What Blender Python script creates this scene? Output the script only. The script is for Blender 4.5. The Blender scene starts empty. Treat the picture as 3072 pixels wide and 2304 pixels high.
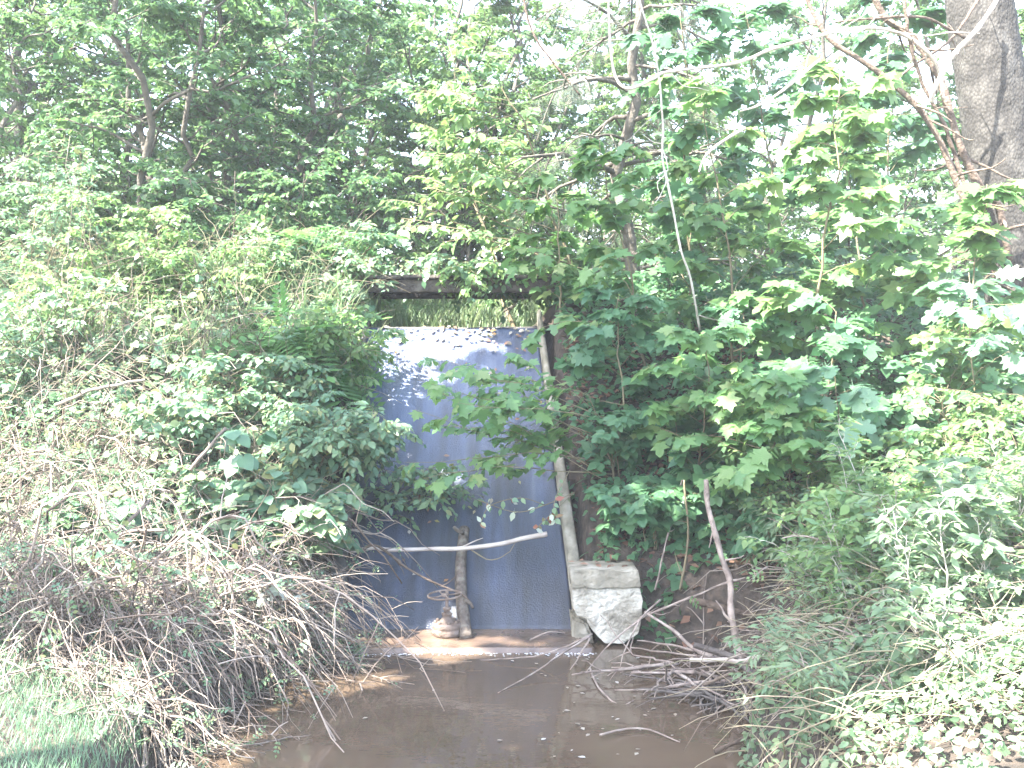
import bpy, math, random
import numpy as np
from mathutils import Matrix, Vector

S = bpy.context.scene
C = S.collection
F_PX = 1000.0
CAM_H = 1.6

# ------------------------------------------------------------------ camera
cd = bpy.data.cameras.new('camera')
cam = bpy.data.objects.new('camera', cd)
C.objects.link(cam)
cam.location = (0, 0, CAM_H)
cam.rotation_euler = (math.radians(90), 0, 0)
cd.sensor_width = 36.0
cd.lens = 36.0 * F_PX / 1024.0
cd.clip_start = 0.05
cd.clip_end = 2000
S.camera = cam

# ------------------------------------------------------------------ sky and sun
SUN = Vector((-0.60, -0.42, 1.0)).normalized()      # towards the sun: high, over the photographer's left shoulder
sun_el = math.asin(SUN.z)
sun_az = math.atan2(SUN.x, SUN.y)
w = bpy.data.worlds.new('World')
S.world = w
w.use_nodes = True
nt = w.node_tree
nt.nodes.clear()
sky = nt.nodes.new('ShaderNodeTexSky')
sky.sky_type = 'NISHITA'
sky.sun_disc = False
sky.sun_elevation = sun_el
sky.sun_rotation = sun_az
sky.air_density = 1.0
sky.dust_density = 2.0
sky.ozone_density = 1.0
bg = nt.nodes.new('ShaderNodeBackground')
bg.inputs['Strength'].default_value = 0.15
wo = nt.nodes.new('ShaderNodeOutputWorld')
nt.links.new(sky.outputs[0], bg.inputs[0])
nt.links.new(bg.outputs[0], wo.inputs[0])
sd = bpy.data.lights.new('sun', 'SUN')
sd.energy = 5.0
sd.angle = math.radians(0.55)
sd.color = (1.0, 0.96, 0.88)
so = bpy.data.objects.new('sun', sd)
C.objects.link(so)
so.location = (-6, -4, 12)
so.rotation_euler = SUN.to_track_quat('Z', 'Y').to_euler()

S.view_settings.view_transform = 'Standard'
S.view_settings.look = 'None'
S.view_settings.gamma = 1.0
S.view_settings.exposure = 3.4
S.render.engine = 'CYCLES'
S.cycles.max_bounces = 7
S.cycles.diffuse_bounces = 4
S.cycles.transmission_bounces = 5
S.cycles.glossy_bounces = 3
S.cycles.transparent_max_bounces = 4

# ------------------------------------------------------------------ helpers
def X(u, y): return (u - 512.0) / F_PX * y
def Zv(v, y): return CAM_H - (v - 384.0) / F_PX * y
def P(u, v, y): return (X(u, y), y, Zv(v, y))

def new_mesh(name, V, F):
    V = np.asarray(V, dtype=np.float32).reshape(-1, 3)
    F = np.asarray(F, dtype=np.int32)
    k = F.shape[1]
    me = bpy.data.meshes.new(name)
    me.vertices.add(len(V))
    me.vertices.foreach_set('co', V.ravel())
    me.loops.add(F.size)
    me.loops.foreach_set('vertex_index', F.ravel())
    me.polygons.add(len(F))
    me.polygons.foreach_set('loop_start', np.arange(0, F.size, k, dtype=np.int32))
    me.polygons.foreach_set('loop_total', np.full(len(F), k, dtype=np.int32))
    me.update(calc_edges=True)
    return me

def smooth(me):
    me.polygons.foreach_set('use_smooth', np.ones(len(me.polygons), dtype=bool))
    me.update()
    return me

def link(name, me, mat=None, parent=None, sm=False):
    if mat is not None and len(me.materials) == 0:
        me.materials.append(mat)
    if sm:
        smooth(me)
    o = bpy.data.objects.new(name, me)
    C.objects.link(o)
    if parent is not None:
        o.parent = parent
    return o

def tag(o, label=None, cat=None, group=None, kind=None):
    if label: o['label'] = label
    if cat: o['category'] = cat
    if group: o['group'] = group
    if kind: o['kind'] = kind
    return o

def empty(name, loc=(0, 0, 0), rz=0.0, sc=1.0):
    o = bpy.data.objects.new(name, None)
    o.empty_display_size = 0.1
    C.objects.link(o)
    o.location = loc
    o.rotation_euler = (0, 0, rz)
    o.scale = (sc, sc, sc)
    return o

def cat_mesh(parts):
    Vs, Fs, n = [], [], 0
    for V, F in parts:
        V = np.asarray(V).reshape(-1, 3)
        Vs.append(V); Fs.append(np.asarray(F) + n); n += len(V)
    return np.concatenate(Vs), np.concatenate(Fs)

def norm(a):
    return a / np.maximum(np.linalg.norm(a, axis=-1, keepdims=True), 1e-9)

def tubes(paths, radii, sides=4, caps=True):
    """paths (N,K,3), radii (N,K) -> V, quads"""
    paths = np.asarray(paths, float); radii = np.asarray(radii, float)
    N, K, _ = paths.shape
    T = np.gradient(paths, axis=1)
    T = norm(T)
    mean = norm(paths[:, -1] - paths[:, 0])
    ref = np.where(np.abs(mean[:, 2:3]) > 0.8, np.array([[1.0, 0, 0]]), np.array([[0, 0, 1.0]]))
    ref = np.repeat(ref[:, None, :], K, 1)
    A = norm(np.cross(T, ref)); B = np.cross(T, A)
    ang = np.linspace(0, 2 * np.pi, sides, endpoint=False)
    ring = paths[:, :, None, :] + radii[:, :, None, None] * (A[:, :, None, :] * np.cos(ang)[None, None, :, None] + B[:, :, None, :] * np.sin(ang)[None, None, :, None])
    V = ring.reshape(-1, 3)
    idx = np.arange(N * K * sides).reshape(N, K, sides)
    a = idx[:, :-1]; b = idx[:, 1:]
    F = np.stack([a, np.roll(a, -1, 2), np.roll(b, -1, 2), b], -1).reshape(-1, 4)
    if caps and sides == 4:
        F = np.concatenate([F, idx[:, 0, ::-1], idx[:, -1, :]])
    elif caps:
        for e, fl in ((0, True), (-1, False)):
            r = idx[:, e]
            cen = paths[:, e]
            base = len(V)
            V = np.concatenate([V, cen])
            ci = base + np.arange(N)
            for k in range(0, sides, 2):
                q = [r[:, k], r[:, (k + 1) % sides], r[:, (k + 2) % sides], ci]
                if fl: q = q[::-1]
                F = np.concatenate([F, np.stack(q, -1)])
    return V, F

def spline(pts, K):
    """Catmull-Rom resample to K points"""
    p = np.asarray(pts, float)
    p = np.concatenate([[2 * p[0] - p[1]], p, [2 * p[-1] - p[-2]]])
    n = len(p) - 3
    out = []
    for t in np.linspace(0, n - 1e-6, K):
        i = int(t); f = t - i
        a, b, c, d = p[i:i + 4]
        out.append(0.5 * ((2 * b) + (c - a) * f + (2 * a - 5 * b + 4 * c - d) * f * f + (3 * b - 3 * c + d - a) * f ** 3))
    return np.array(out)

def stick(name, pts, r0, r1, mat, parent=None, K=18, sides=8, wob=0.12, seed=0, crook=.012, ntw=0):
    """one crooked branch along control points"""
    rg = np.random.default_rng(seed + len(pts) * 7 + int(abs(pts[0][0]) * 1000))
    p = spline(pts, K)
    nz_ = rg.normal(0, wob, K); nz_ = (nz_ + np.roll(nz_, 1) + np.roll(nz_, -1)) / 3
    r = np.linspace(r0, r1, K) * (1 + nz_)
    Ltot = np.linalg.norm(np.diff(p, axis=0), axis=1).sum()
    tt = np.linspace(0, 1, K)[:, None]
    env = np.sin(np.pi * np.clip(tt, 0, 1)) ** .5
    for f in (3, 7, 13, 21):
        p = p + env * np.sin(tt * f * (1 + .3 * rg.uniform()) * math.pi + rg.uniform(0, 6.28, 3)) * rg.normal(0, 1, 3) * crook * Ltot / f
    V, F = tubes(p[None], r[None], sides)
    o = link(name, new_mesh(name, V, F), mat, parent, True)
    for q in range(ntw):
        k = int(rg.integers(2, K - 1))
        t = norm((p[k] - p[k - 1])[None])[0]
        d = norm((t * .7 + rg.normal(0, .6, 3))[None])[0]
        Lq = Ltot * rg.uniform(.06, .2)
        pp = np.array([p[k] + d * Lq * f + np.array([0, 0, .15 * Lq * f * f]) + rg.normal(0, .04, 3) * Lq * (f > 0) for f in (0, .35, .7, 1)])
        V, F = tubes(spline(pp, 7)[None], (np.linspace(.5, .15, 7) * r[k])[None], 5, False)
        link('twig', new_mesh('twig', V, F), mat, o, True)
    return o

def vnoise(x, y, seed=0):
    rg = np.random.default_rng(seed)
    s = 0
    for k in range(7):
        f = 0.5 * 1.7 ** k
        a, b, c = rg.uniform(0, 6.28, 3)
        s = s + np.sin(f * (x * np.cos(a) + y * np.sin(a)) * 2 + b) * np.cos(f * (x * np.sin(a) - y * np.cos(a)) * 1.7 + c) / 1.45 ** k
    return s / 2.2

# ------------------------------------------------------------------ materials
def mat_new(name):
    m = bpy.data.materials.new(name)
    m.use_nodes = True
    n = m.node_tree
    for x in list(n.nodes):
        n.nodes.remove(x)
    out = n.nodes.new('ShaderNodeOutputMaterial')
    return m, n, out

def ramp(n, stops):
    r = n.nodes.new('ShaderNodeValToRGB')
    e = r.color_ramp.elements
    while len(e) < len(stops):
        e.new(0.5)
    for i, (p, c) in enumerate(stops):
        e[i].position = p
        e[i].color = (*c, 1)
    return r

def leaf_mat(name, cols, trans=0.32, rough=0.42, spec=0.4):
    m, n, out = mat_new(name)
    g = n.nodes.new('ShaderNodeNewGeometry')
    oi = n.nodes.new('ShaderNodeObjectInfo')
    ad = n.nodes.new('ShaderNodeMath'); ad.operation = 'ADD'
    fr = n.nodes.new('ShaderNodeMath'); fr.operation = 'FRACT'
    n.links.new(g.outputs['Random Per Island'], ad.inputs[0])
    n.links.new(oi.outputs['Random'], ad.inputs[1])
    n.links.new(ad.outputs[0], fr.inputs[0])
    k = len(cols)
    r = ramp(n, [(i / max(1, k - 1), c) for i, c in enumerate(cols)])
    n.links.new(fr.outputs[0], r.inputs[0])
    tc = n.nodes.new('ShaderNodeTexCoord')
    no = n.nodes.new('ShaderNodeTexNoise'); no.inputs['Scale'].default_value = 30
    n.links.new(tc.outputs['Object'], no.inputs['Vector'])
    mx = n.nodes.new('ShaderNodeMix'); mx.data_type = 'RGBA'; mx.blend_type = 'MULTIPLY'
    mr = n.nodes.new('ShaderNodeMapRange')
    mr.inputs['To Min'].default_value = 0.75; mr.inputs['To Max'].default_value = 1.25
    n.links.new(no.outputs[0], mr.inputs[0])
    mx.inputs[0].default_value = 1.0
    n.links.new(r.outputs[0], mx.inputs[6]); n.links.new(mr.outputs[0], mx.inputs[7])
    p = n.nodes.new('ShaderNodeBsdfPrincipled')
    p.inputs['Roughness'].default_value = rough
    p.inputs['Specular IOR Level'].default_value = spec
    n.links.new(mx.outputs[2], p.inputs['Base Color'])
    t = n.nodes.new('ShaderNodeBsdfTranslucent')
    hs = n.nodes.new('ShaderNodeHueSaturation')
    hs.inputs['Hue'].default_value = 0.485; hs.inputs['Saturation'].default_value = 1.1; hs.inputs['Value'].default_value = 1.7
    n.links.new(mx.outputs[2], hs.inputs['Color'])
    n.links.new(hs.outputs[0], t.inputs[0])
    ms = n.nodes.new('ShaderNodeMixShader'); ms.inputs[0].default_value = trans
    n.links.new(p.outputs[0], ms.inputs[1]); n.links.new(t.outputs[0], ms.inputs[2])
    n.links.new(ms.outputs[0], out.inputs[0])
    return m

def rough_mat(name, stops, scale=6.0, rough=0.85, bump=0.3, bscale=30.0, detail=6, spec=0.3, coat=0.0, rand=0.0, stretch=(1, 1, 1), rrough=None):
    m, n, out = mat_new(name)
    tc = n.nodes.new('ShaderNodeTexCoord')
    mp = n.nodes.new('ShaderNodeMapping'); mp.inputs['Scale'].default_value = stretch
    n.links.new(tc.outputs['Object'], mp.inputs[0])
    no = n.nodes.new('ShaderNodeTexNoise'); no.inputs['Scale'].default_value = scale; no.inputs['Detail'].default_value = detail
    n.links.new(mp.outputs[0], no.inputs['Vector'])
    r = ramp(n, stops)
    src = no.outputs[0]
    if rand:
        g = n.nodes.new('ShaderNodeNewGeometry')
        oi = n.nodes.new('ShaderNodeObjectInfo')
        ad = n.nodes.new('ShaderNodeMath'); ad.operation = 'ADD'
        n.links.new(g.outputs['Random Per Island'], ad.inputs[0]); n.links.new(oi.outputs['Random'], ad.inputs[1])
        fr = n.nodes.new('ShaderNodeMath'); fr.operation = 'FRACT'
        n.links.new(ad.outputs[0], fr.inputs[0])
        mi = n.nodes.new('ShaderNodeMix'); mi.data_type = 'FLOAT'; mi.inputs[0].default_value = rand
        n.links.new(src, mi.inputs[2]); n.links.new(fr.outputs[0], mi.inputs[3])
        src = mi.outputs[0]
    n.links.new(src, r.inputs[0])
    p = n.nodes.new('ShaderNodeBsdfPrincipled')
    p.inputs['Roughness'].default_value = rough
    p.inputs['Specular IOR Level'].default_value = spec
    p.inputs['Coat Weight'].default_value = coat
    p.inputs['Coat Roughness'].default_value = 0.12
    n.links.new(r.outputs[0], p.inputs['Base Color'])
    if rrough:
        n3 = n.nodes.new('ShaderNodeTexNoise'); n3.inputs['Scale'].default_value = scale * 0.7; n3.inputs['Detail'].default_value = 5
        n.links.new(mp.outputs[0], n3.inputs['Vector'])
        m3 = n.nodes.new('ShaderNodeMapRange')
        m3.inputs['From Min'].default_value = 0.35; m3.inputs['From Max'].default_value = 0.65
        m3.inputs['To Min'].default_value = rrough[0]; m3.inputs['To Max'].default_value = rrough[1]
        n.links.new(n3.outputs[0], m3.inputs[0]); n.links.new(m3.outputs[0], p.inputs['Roughness'])
    n2 = n.nodes.new('ShaderNodeTexNoise'); n2.inputs['Scale'].default_value = bscale; n2.inputs['Detail'].default_value = 5
    n.links.new(mp.outputs[0], n2.inputs['Vector'])
    b = n.nodes.new('ShaderNodeBump'); b.inputs['Strength'].default_value = bump; b.inputs['Distance'].default_value = 0.03
    n.links.new(n2.outputs[0], b.inputs['Height'])
    n.links.new(b.outputs[0], p.inputs['Normal'])
    n.links.new(p.outputs[0], out.inputs[0])
    return m

M = {}
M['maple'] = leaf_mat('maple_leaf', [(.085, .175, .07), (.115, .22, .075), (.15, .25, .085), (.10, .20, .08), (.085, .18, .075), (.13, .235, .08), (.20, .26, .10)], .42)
M['maple_shaded'] = leaf_mat('shade_tinted_leaf', [(.06, .14, .075), (.08, .175, .085), (.10, .195, .085)], .42)  # darker copy of the maple leaf, shade painted into its colour
M['oak'] = leaf_mat('oak_leaf', [(.095, .185, .11), (.12, .21, .12)], .36, .35, .5)
M['small'] = leaf_mat('small_leaf', [(.09, .175, .075), (.13, .22, .08), (.17, .25, .09), (.11, .20, .095)], .40)
M['pale'] = leaf_mat('pale_leaf', [(.11, .18, .10), (.145, .215, .115), (.095, .165, .095), (.19, .24, .14), (.12, .19, .09)], .38)
M['creeper'] = leaf_mat('creeper_leaf', [(.095, .18, .115), (.125, .215, .125), (.16, .24, .12), (.13, .225, .15), (.24, .25, .11)], .38)
M['dark'] = leaf_mat('dark_leaf', [(.055, .12, .055), (.08, .155, .065), (.11, .185, .07)], .42, .35, .5)
M['far'] = leaf_mat('far_leaf', [(.09, .165, .07), (.115, .195, .075), (.15, .22, .08)], .42)
M['fern'] = leaf_mat('fern_leaf', [(.075, .175, .06), (.105, .215, .07)], .38)
M['grass'] = leaf_mat('grass_blade', [(.10, .17, .085), (.14, .20, .10), (.19, .22, .13), (.12, .19, .10)], .35)
M['lawn'] = leaf_mat('lawn_blade', [(.11, .20, .12), (.14, .235, .14), (.18, .25, .16)], .4)
M['straw'] = leaf_mat('straw_blade', [(.26, .22, .15), (.32, .27, .19), (.2, .19, .12)], .2, .7, .2)
M['needle'] = leaf_mat('spruce_needle', [(.06, .09, .065), (.08, .11, .075), (.12, .115, .08)], .15, .6)
M['litter'] = leaf_mat('litter_leaf', [(.14, .075, .05), (.20, .11, .075), (.25, .16, .11), (.10, .06, .045)], .12, .7, .2)
M['yellow'] = leaf_mat('yellow_leaf', [(.30, .24, .08), (.26, .13, .06), (.22, .22, .08), (.32, .28, .18)], .3, .5)
M['red'] = leaf_mat('red_leaf', [(.22, .07, .05), (.25, .12, .07), (.16, .19, .09)], .3, .5)
M['white'] = leaf_mat('whitish_leaf', [(.45, .47, .42), (.36, .40, .32), (.30, .34, .2)], .3, .5)
M['float'] = leaf_mat('floating_leaf', [(.30, .27, .22), (.20, .17, .13), (.40, .38, .35)], .1, .5)
M['cane'] = rough_mat('dead_cane', [(.25, (.085, .066, .054)), (.5, (.165, .13, .105)), (.75, (.28, .235, .195))], 4, .8, .2, 60, rand=.65)
M['tan'] = rough_mat('tan_cane', [(.25, (.15, .11, .085)), (.5, (.26, .20, .16)), (.75, (.37, .31, .26))], 5, .8, .2, 60, rand=.6)
M['stem'] = rough_mat('green_brown_stem', [(.3, (.12, .10, .06)), (.7, (.22, .18, .11))], 6, .8, .2, 60, rand=.4)
M['palestem'] = rough_mat('pale_stem', [(.3, (.30, .27, .22)), (.7, (.48, .45, .40))], 8, .75, .25, 60)
M['wood'] = rough_mat('weathered_wood', [(.3, (.13, .10, .085)), (.5, (.24, .19, .16)), (.72, (.36, .31, .27))], 14, .85, .5, 40, stretch=(1, 1, 1))
M['darkwood'] = rough_mat('wet_dark_wood', [(.3, (.05, .04, .035)), (.55, (.10, .085, .075)), (.75, (.17, .15, .13))], 12, .7, .5, 40)
M['bleached'] = rough_mat('bleached_wood', [(.3, (.34, .28, .24)), (.7, (.52, .46, .41))], 10, .75, .3, 50)
M['barklog'] = rough_mat('mossy_bark', [(.3, (.07, .055, .045)), (.5, (.13, .105, .085)), (.7, (.20, .18, .15))], 22, .85, .7, 45)
M['vinebark'] = rough_mat('vine_bark', [(.3, (.06, .042, .032)), (.55, (.125, .092, .07)), (.75, (.2, .155, .12))], 18, .85, .6, 50)
M['trunkwood'] = rough_mat('grey_trunk', [(.3, (.07, .06, .05)), (.7, (.16, .14, .115))], 9, .9, .5, 40)
M['rust'] = rough_mat('rusted_iron', [(.3, (.09, .062, .047)), (.5, (.16, .118, .092)), (.72, (.25, .20, .17))], 18, .75, .4, 60, spec=.4)
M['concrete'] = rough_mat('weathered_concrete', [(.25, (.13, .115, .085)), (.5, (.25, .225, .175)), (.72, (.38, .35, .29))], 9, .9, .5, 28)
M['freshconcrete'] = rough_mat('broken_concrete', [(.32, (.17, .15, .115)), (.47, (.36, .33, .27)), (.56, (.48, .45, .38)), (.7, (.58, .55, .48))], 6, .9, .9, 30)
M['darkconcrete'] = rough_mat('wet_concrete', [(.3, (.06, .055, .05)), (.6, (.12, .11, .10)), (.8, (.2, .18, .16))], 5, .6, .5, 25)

# ------------------------------------------------------------------ spillway geometry (a chute that drops 2 m from the dam crest to the pool)
CB_Y, CB_Z, CT_Y, CT_Z = 6.35, 0.05, 8.60, 2.08
def chute_x(y, side):
    t = (y - CB_Y) / (CT_Y - CB_Y)
    return (-1.07 + t * (-1.238 + 1.07)) if side < 0 else (0.394 + t * (0.215 - 0.394))
def chute_z(y):
    return CB_Z + (y - CB_Y) * (CT_Z - CB_Z) / (CT_Y - CB_Y)

# ------------------------------------------------------------------ ground
POOL = np.array([(-1.30, 2.5), (-1.36, 4.2), (-1.38, 4.75), (-1.22, 5.3), (-1.22, 6.1), (-1.15, 6.5), (.42, 6.5), (.44, 6.25), (.95, 6.15), (1.28, 5.8), (1.36, 5.25), (1.2, 4.75), (.92, 4.35), (.88, 4.1), (.95, 2.5)])
def pool_sd(x, y):
    x = np.asarray(x, float); y = np.asarray(y, float)
    d = np.full(x.shape, 1e9); inside = np.zeros(x.shape, bool)
    n = len(POOL)
    for i in range(n):
        a = POOL[i]; b = POOL[(i + 1) % n]
        e = b - a
        t = np.clip(((x - a[0]) * e[0] + (y - a[1]) * e[1]) / (e @ e), 0, 1)
        d = np.minimum(d, np.hypot(x - a[0] - t * e[0], y - a[1] - t * e[1]))
        c = ((a[1] > y) != (b[1] > y)) & (x < (b[0] - a[0]) * (y - a[1]) / (b[1] - a[1] + 1e-12) + a[0])
        inside ^= c
    return np.where(inside, -d, d)
def sstep(a, b, t):
    t = np.clip((t - a) / (b - a), 0, 1)
    return t * t * (3 - 2 * t)
def ground(x, y):
    x = np.asarray(x, float); y = np.asarray(y, float)
    low = 0.22 + np.where(x > 0.9, 0.30 * (np.minimum(x, 4) - 0.9), 0) + np.where(x < -1.3, .10 * np.minimum(-x - 1.3, 3), 0)
    low = low * sstep(-6, 3.0, y) + (1 - sstep(-6, 3, y)) * .1
    t = np.clip((y - 5.9) / (8.75 - 5.9), 0, 1)
    z = low + (2.36 - low) * (0.75 * t + 0.25 * sstep(0, 1, t))
    far = np.maximum(y - 11.0, 0)
    z = z + 0.09 * far - 0.0002 * far ** 2 * (far < 200)
    z = z + vnoise(x * 1.2, y * 1.2, 3) * 0.07 * sstep(0, .5, pool_sd(x, y)) + vnoise(x * .25, y * .25, 5) * .12 * sstep(9, 14, y)
    # inlet channel behind the crest
    ch = (1 - sstep(.62, .95, np.abs(x + .52))) * sstep(8.2, 8.6, y) * (1 - sstep(10.2, 12.5, y))
    z = z * (1 - ch) + (2.02 + .10 * np.maximum(y - 9.2, 0)) * ch
    # trench under the chute
    inx = (x > chute_x(y, -1) - .13) & (x < chute_x(y, 1) + .13) & (y > 6.2) & (y < 8.75)
    z = np.where(inx, np.minimum(z, chute_z(np.clip(y, CB_Y, 9)) - .22), z)
    sdv = pool_sd(x, y)
    m = sstep(-.10, .22, sdv)
    return z * m + (-0.45) * (1 - m)

def axis(lo, hi, step, far_lo, far_hi):
    a = list(np.arange(lo, hi, step))
    s = step; v = hi; r = []
    while v < far_hi:
        r.append(v); s *= 1.25; v += s
    s = step; v = lo - step; l = []
    while v > far_lo:
        l.append(v); s *= 1.25; v -= s
    return np.array(l[::-1] + a + r)
gx = axis(-5.2, 5.2, .065, -320, 320)
gy = axis(2.4, 12.5, .065, -60, 600)
GX, GY = np.meshgrid(gx, gy)
GZ = ground(GX, GY)
idx = np.arange(GX.size).reshape(GX.shape)
Fg = np.stack([idx[:-1, :-1], idx[:-1, 1:], idx[1:, 1:], idx[1:, :-1]], -1).reshape(-1, 4)

mg, n, out = mat_new('soil_and_litter')
tc = n.nodes.new('ShaderNodeTexCoord')
n1 = n.nodes.new('ShaderNodeTexNoise'); n1.inputs['Scale'].default_value = 18; n1.inputs['Detail'].default_value = 8
n.links.new(tc.outputs['Object'], n1.inputs['Vector'])
r1 = ramp(n, [(.3, (.022, .017, .013)), (.5, (.045, .033, .025)), (.7, (.085, .062, .046))])
n.links.new(n1.outputs[0], r1.inputs[0])
sx = n.nodes.new('ShaderNodeSeparateXYZ'); n.links.new(tc.outputs['Object'], sx.inputs[0])
m1 = n.nodes.new('ShaderNodeMapRange'); m1.inputs['From Min'].default_value = 9.5; m1.inputs['From Max'].default_value = 13
n.links.new(sx.outputs['Y'], m1.inputs[0])
r2 = ramp(n, [(.3, (.10, .15, .04)), (.7, (.17, .21, .07))])
n.links.new(n1.outputs[0], r2.inputs[0])
mx = n.nodes.new('ShaderNodeMix'); mx.data_type = 'RGBA'
n.links.new(m1.outputs[0], mx.inputs[0]); n.links.new(r1.outputs[0], mx.inputs[6]); n.links.new(r2.outputs[0], mx.inputs[7])
pb = n.nodes.new('ShaderNodeBsdfPrincipled'); pb.inputs['Roughness'].default_value = .9
n.links.new(mx.outputs[2], pb.inputs['Base Color'])
bb = n.nodes.new('ShaderNodeBump'); bb.inputs['Strength'].default_value = .6; bb.inputs['Distance'].default_value = .05
n.links.new(n1.outputs[0], bb.inputs['Height']); n.links.new(bb.outputs[0], pb.inputs['Normal'])
n.links.new(pb.outputs[0], out.inputs[0])
g_o = link('ground', new_mesh('ground', np.stack([GX, GY, GZ], -1).reshape(-1, 3), Fg), mg, None, True)
tag(g_o, 'brown soil and leaf litter of the banks and the dam', kind='structure')

# ------------------------------------------------------------------ pool water
mw, n, out = mat_new('muddy_water')
tc = n.nodes.new('ShaderNodeTexCoord')
n1 = n.nodes.new('ShaderNodeTexNoise'); n1.inputs['Scale'].default_value = 1.3; n1.inputs['Detail'].default_value = 4
n.links.new(tc.outputs['Object'], n1.inputs['Vector'])
r1 = ramp(n, [(.35, (.066, .046, .031)), (.65, (.096, .068, .047))])
n.links.new(n1.outputs[0], r1.inputs[0])
pb = n.nodes.new('ShaderNodeBsdfPrincipled')
pb.inputs['Roughness'].default_value = .02; pb.inputs['IOR'].default_value = 1.38
n.links.new(r1.outputs[0], pb.inputs['Base Color'])
mp = n.nodes.new('ShaderNodeMapping'); mp.inputs['Scale'].default_value = (1, 1.8, 1)
n.links.new(tc.outputs['Object'], mp.inputs[0])
n2 = n.nodes.new('ShaderNodeTexNoise'); n2.inputs['Scale'].default_value = 9; n2.inputs['Detail'].default_value = 3
n.links.new(mp.outputs[0], n2.inputs['Vector'])
bb = n.nodes.new('ShaderNodeBump'); bb.inputs['Strength'].default_value = .045; bb.inputs['Distance'].default_value = .02
n.links.new(n2.outputs[0], bb.inputs['Height']); n.links.new(bb.outputs[0], pb.inputs['Normal'])
n.links.new(pb.outputs[0], out.inputs[0])
wx = np.linspace(-1.9, 1.9, 39); wy = np.linspace(1.6, 6.3, 48)
WX, WY = np.meshgrid(wx, wy)
idx = np.arange(WX.size).reshape(WX.shape)
Fw = np.stack([idx[:-1, :-1], idx[:-1, 1:], idx[1:, 1:], idx[1:, :-1]], -1).reshape(-1, 4)
wz = 0.0015 * vnoise(WX * 5, WY * 5, 9)
w_o = link('pool_water', new_mesh('pool_water', np.stack([WX, WY, wz], -1).reshape(-1, 3), Fw), mw, None, True)
tag(w_o, 'muddy brown pool below the spillway', kind='structure')

import bmesh
# ------------------------------------------------------------------ spillway
mc, n, out = mat_new('wet_sky_tint_concrete')
tc = n.nodes.new('ShaderNodeTexCoord')
mp = n.nodes.new('ShaderNodeMapping'); mp.inputs['Scale'].default_value = (3.2, .45, .45)
n.links.new(tc.outputs['Object'], mp.inputs[0])
n1 = n.nodes.new('ShaderNodeTexNoise'); n1.inputs['Scale'].default_value = 3.2; n1.inputs['Detail'].default_value = 9
n.links.new(mp.outputs[0], n1.inputs['Vector'])
r1 = ramp(n, [(.30, (.012, .021, .050)), (.45, (.025, .041, .092)), (.60, (.046, .070, .145)), (.75, (.085, .11, .18))])  # blue of the reflected sky painted into the base colour
n.links.new(n1.outputs[0], r1.inputs[0])
pb = n.nodes.new('ShaderNodeBsdfPrincipled')
# base colour darker over the lower half, with a ragged, streaky upper edge
sz = n.nodes.new('ShaderNodeSeparateXYZ'); n.links.new(tc.outputs['Object'], sz.inputs[0])
ns_ = n.nodes.new('ShaderNodeTexNoise'); ns_.inputs['Scale'].default_value = 2.2; ns_.inputs['Detail'].default_value = 7
n.links.new(mp.outputs[0], ns_.inputs['Vector'])
ma = n.nodes.new('ShaderNodeMath'); ma.operation = 'MULTIPLY_ADD'; ma.inputs[1].default_value = 2.4
n.links.new(ns_.outputs[0], ma.inputs[0]); n.links.new(sz.outputs['Z'], ma.inputs[2])
mq = n.nodes.new('ShaderNodeMapRange'); mq.inputs['From Min'].default_value = 1.6; mq.inputs['From Max'].default_value = 2.5
mq.inputs['To Min'].default_value = .36; mq.inputs['To Max'].default_value = 1.0
n.links.new(ma.outputs[0], mq.inputs[0])
ml = n.nodes.new('ShaderNodeMix'); ml.data_type = 'RGBA'; ml.blend_type = 'MULTIPLY'; ml.inputs[0].default_value = 1.0
n.links.new(r1.outputs[0], ml.inputs[6]); n.links.new(mq.outputs[0], ml.inputs[7])
n.links.new(ml.outputs[2], pb.inputs['Base Color'])
n3 = n.nodes.new('ShaderNodeTexNoise'); n3.inputs['Scale'].default_value = 2.0; n3.inputs['Detail'].default_value = 6
n.links.new(mp.outputs[0], n3.inputs['Vector'])
m3 = n.nodes.new('ShaderNodeMapRange'); m3.inputs['From Min'].default_value = .35; m3.inputs['From Max'].default_value = .65
m3.inputs['To Min'].default_value = .28; m3.inputs['To Max'].default_value = .6
n.links.new(n3.outputs[0], m3.inputs[0]); n.links.new(m3.outputs[0], pb.inputs['Roughness'])
pb.inputs['IOR'].default_value = 1.5
pb.inputs['Coat Weight'].default_value = 1.0; pb.inputs['Coat Roughness'].default_value = .16; pb.inputs['Coat IOR'].default_value = 1.5
n2 = n.nodes.new('ShaderNodeTexNoise'); n2.inputs['Scale'].default_value = 85; n2.inputs['Detail'].default_value = 8; n2.inputs['Roughness'].default_value = .7
n.links.new(tc.outputs['Object'], n2.inputs['Vector'])
bb = n.nodes.new('ShaderNodeBump'); bb.inputs['Strength'].default_value = .7; bb.inputs['Distance'].default_value = .012
n.links.new(n2.outputs[0], bb.inputs['Height'])
n.links.new(bb.outputs[0], pb.inputs['Normal']); n.links.new(bb.outputs[0], pb.inputs['Coat Normal'])
n.links.new(pb.outputs[0], out.inputs[0])
M['chute'] = mc
M['apron'] = rough_mat('wet_apron', [(.3, (.055, .04, .032)), (.5, (.11, .075, .055)), (.7, (.17, .115, .08))], 5, .3, .25, 25, coat=.7, rrough=(.15, .4))

spill = empty('spillway', (-.4, CB_Y, 0))
tag(spill, 'concrete dam spillway with wet blue-grey sloping chute and broken right wall', 'spillway')
def at_spill(o):
    o.parent = spill
    o.matrix_parent_inverse = Matrix.Translation(spill.location).inverted()
    return o

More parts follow.
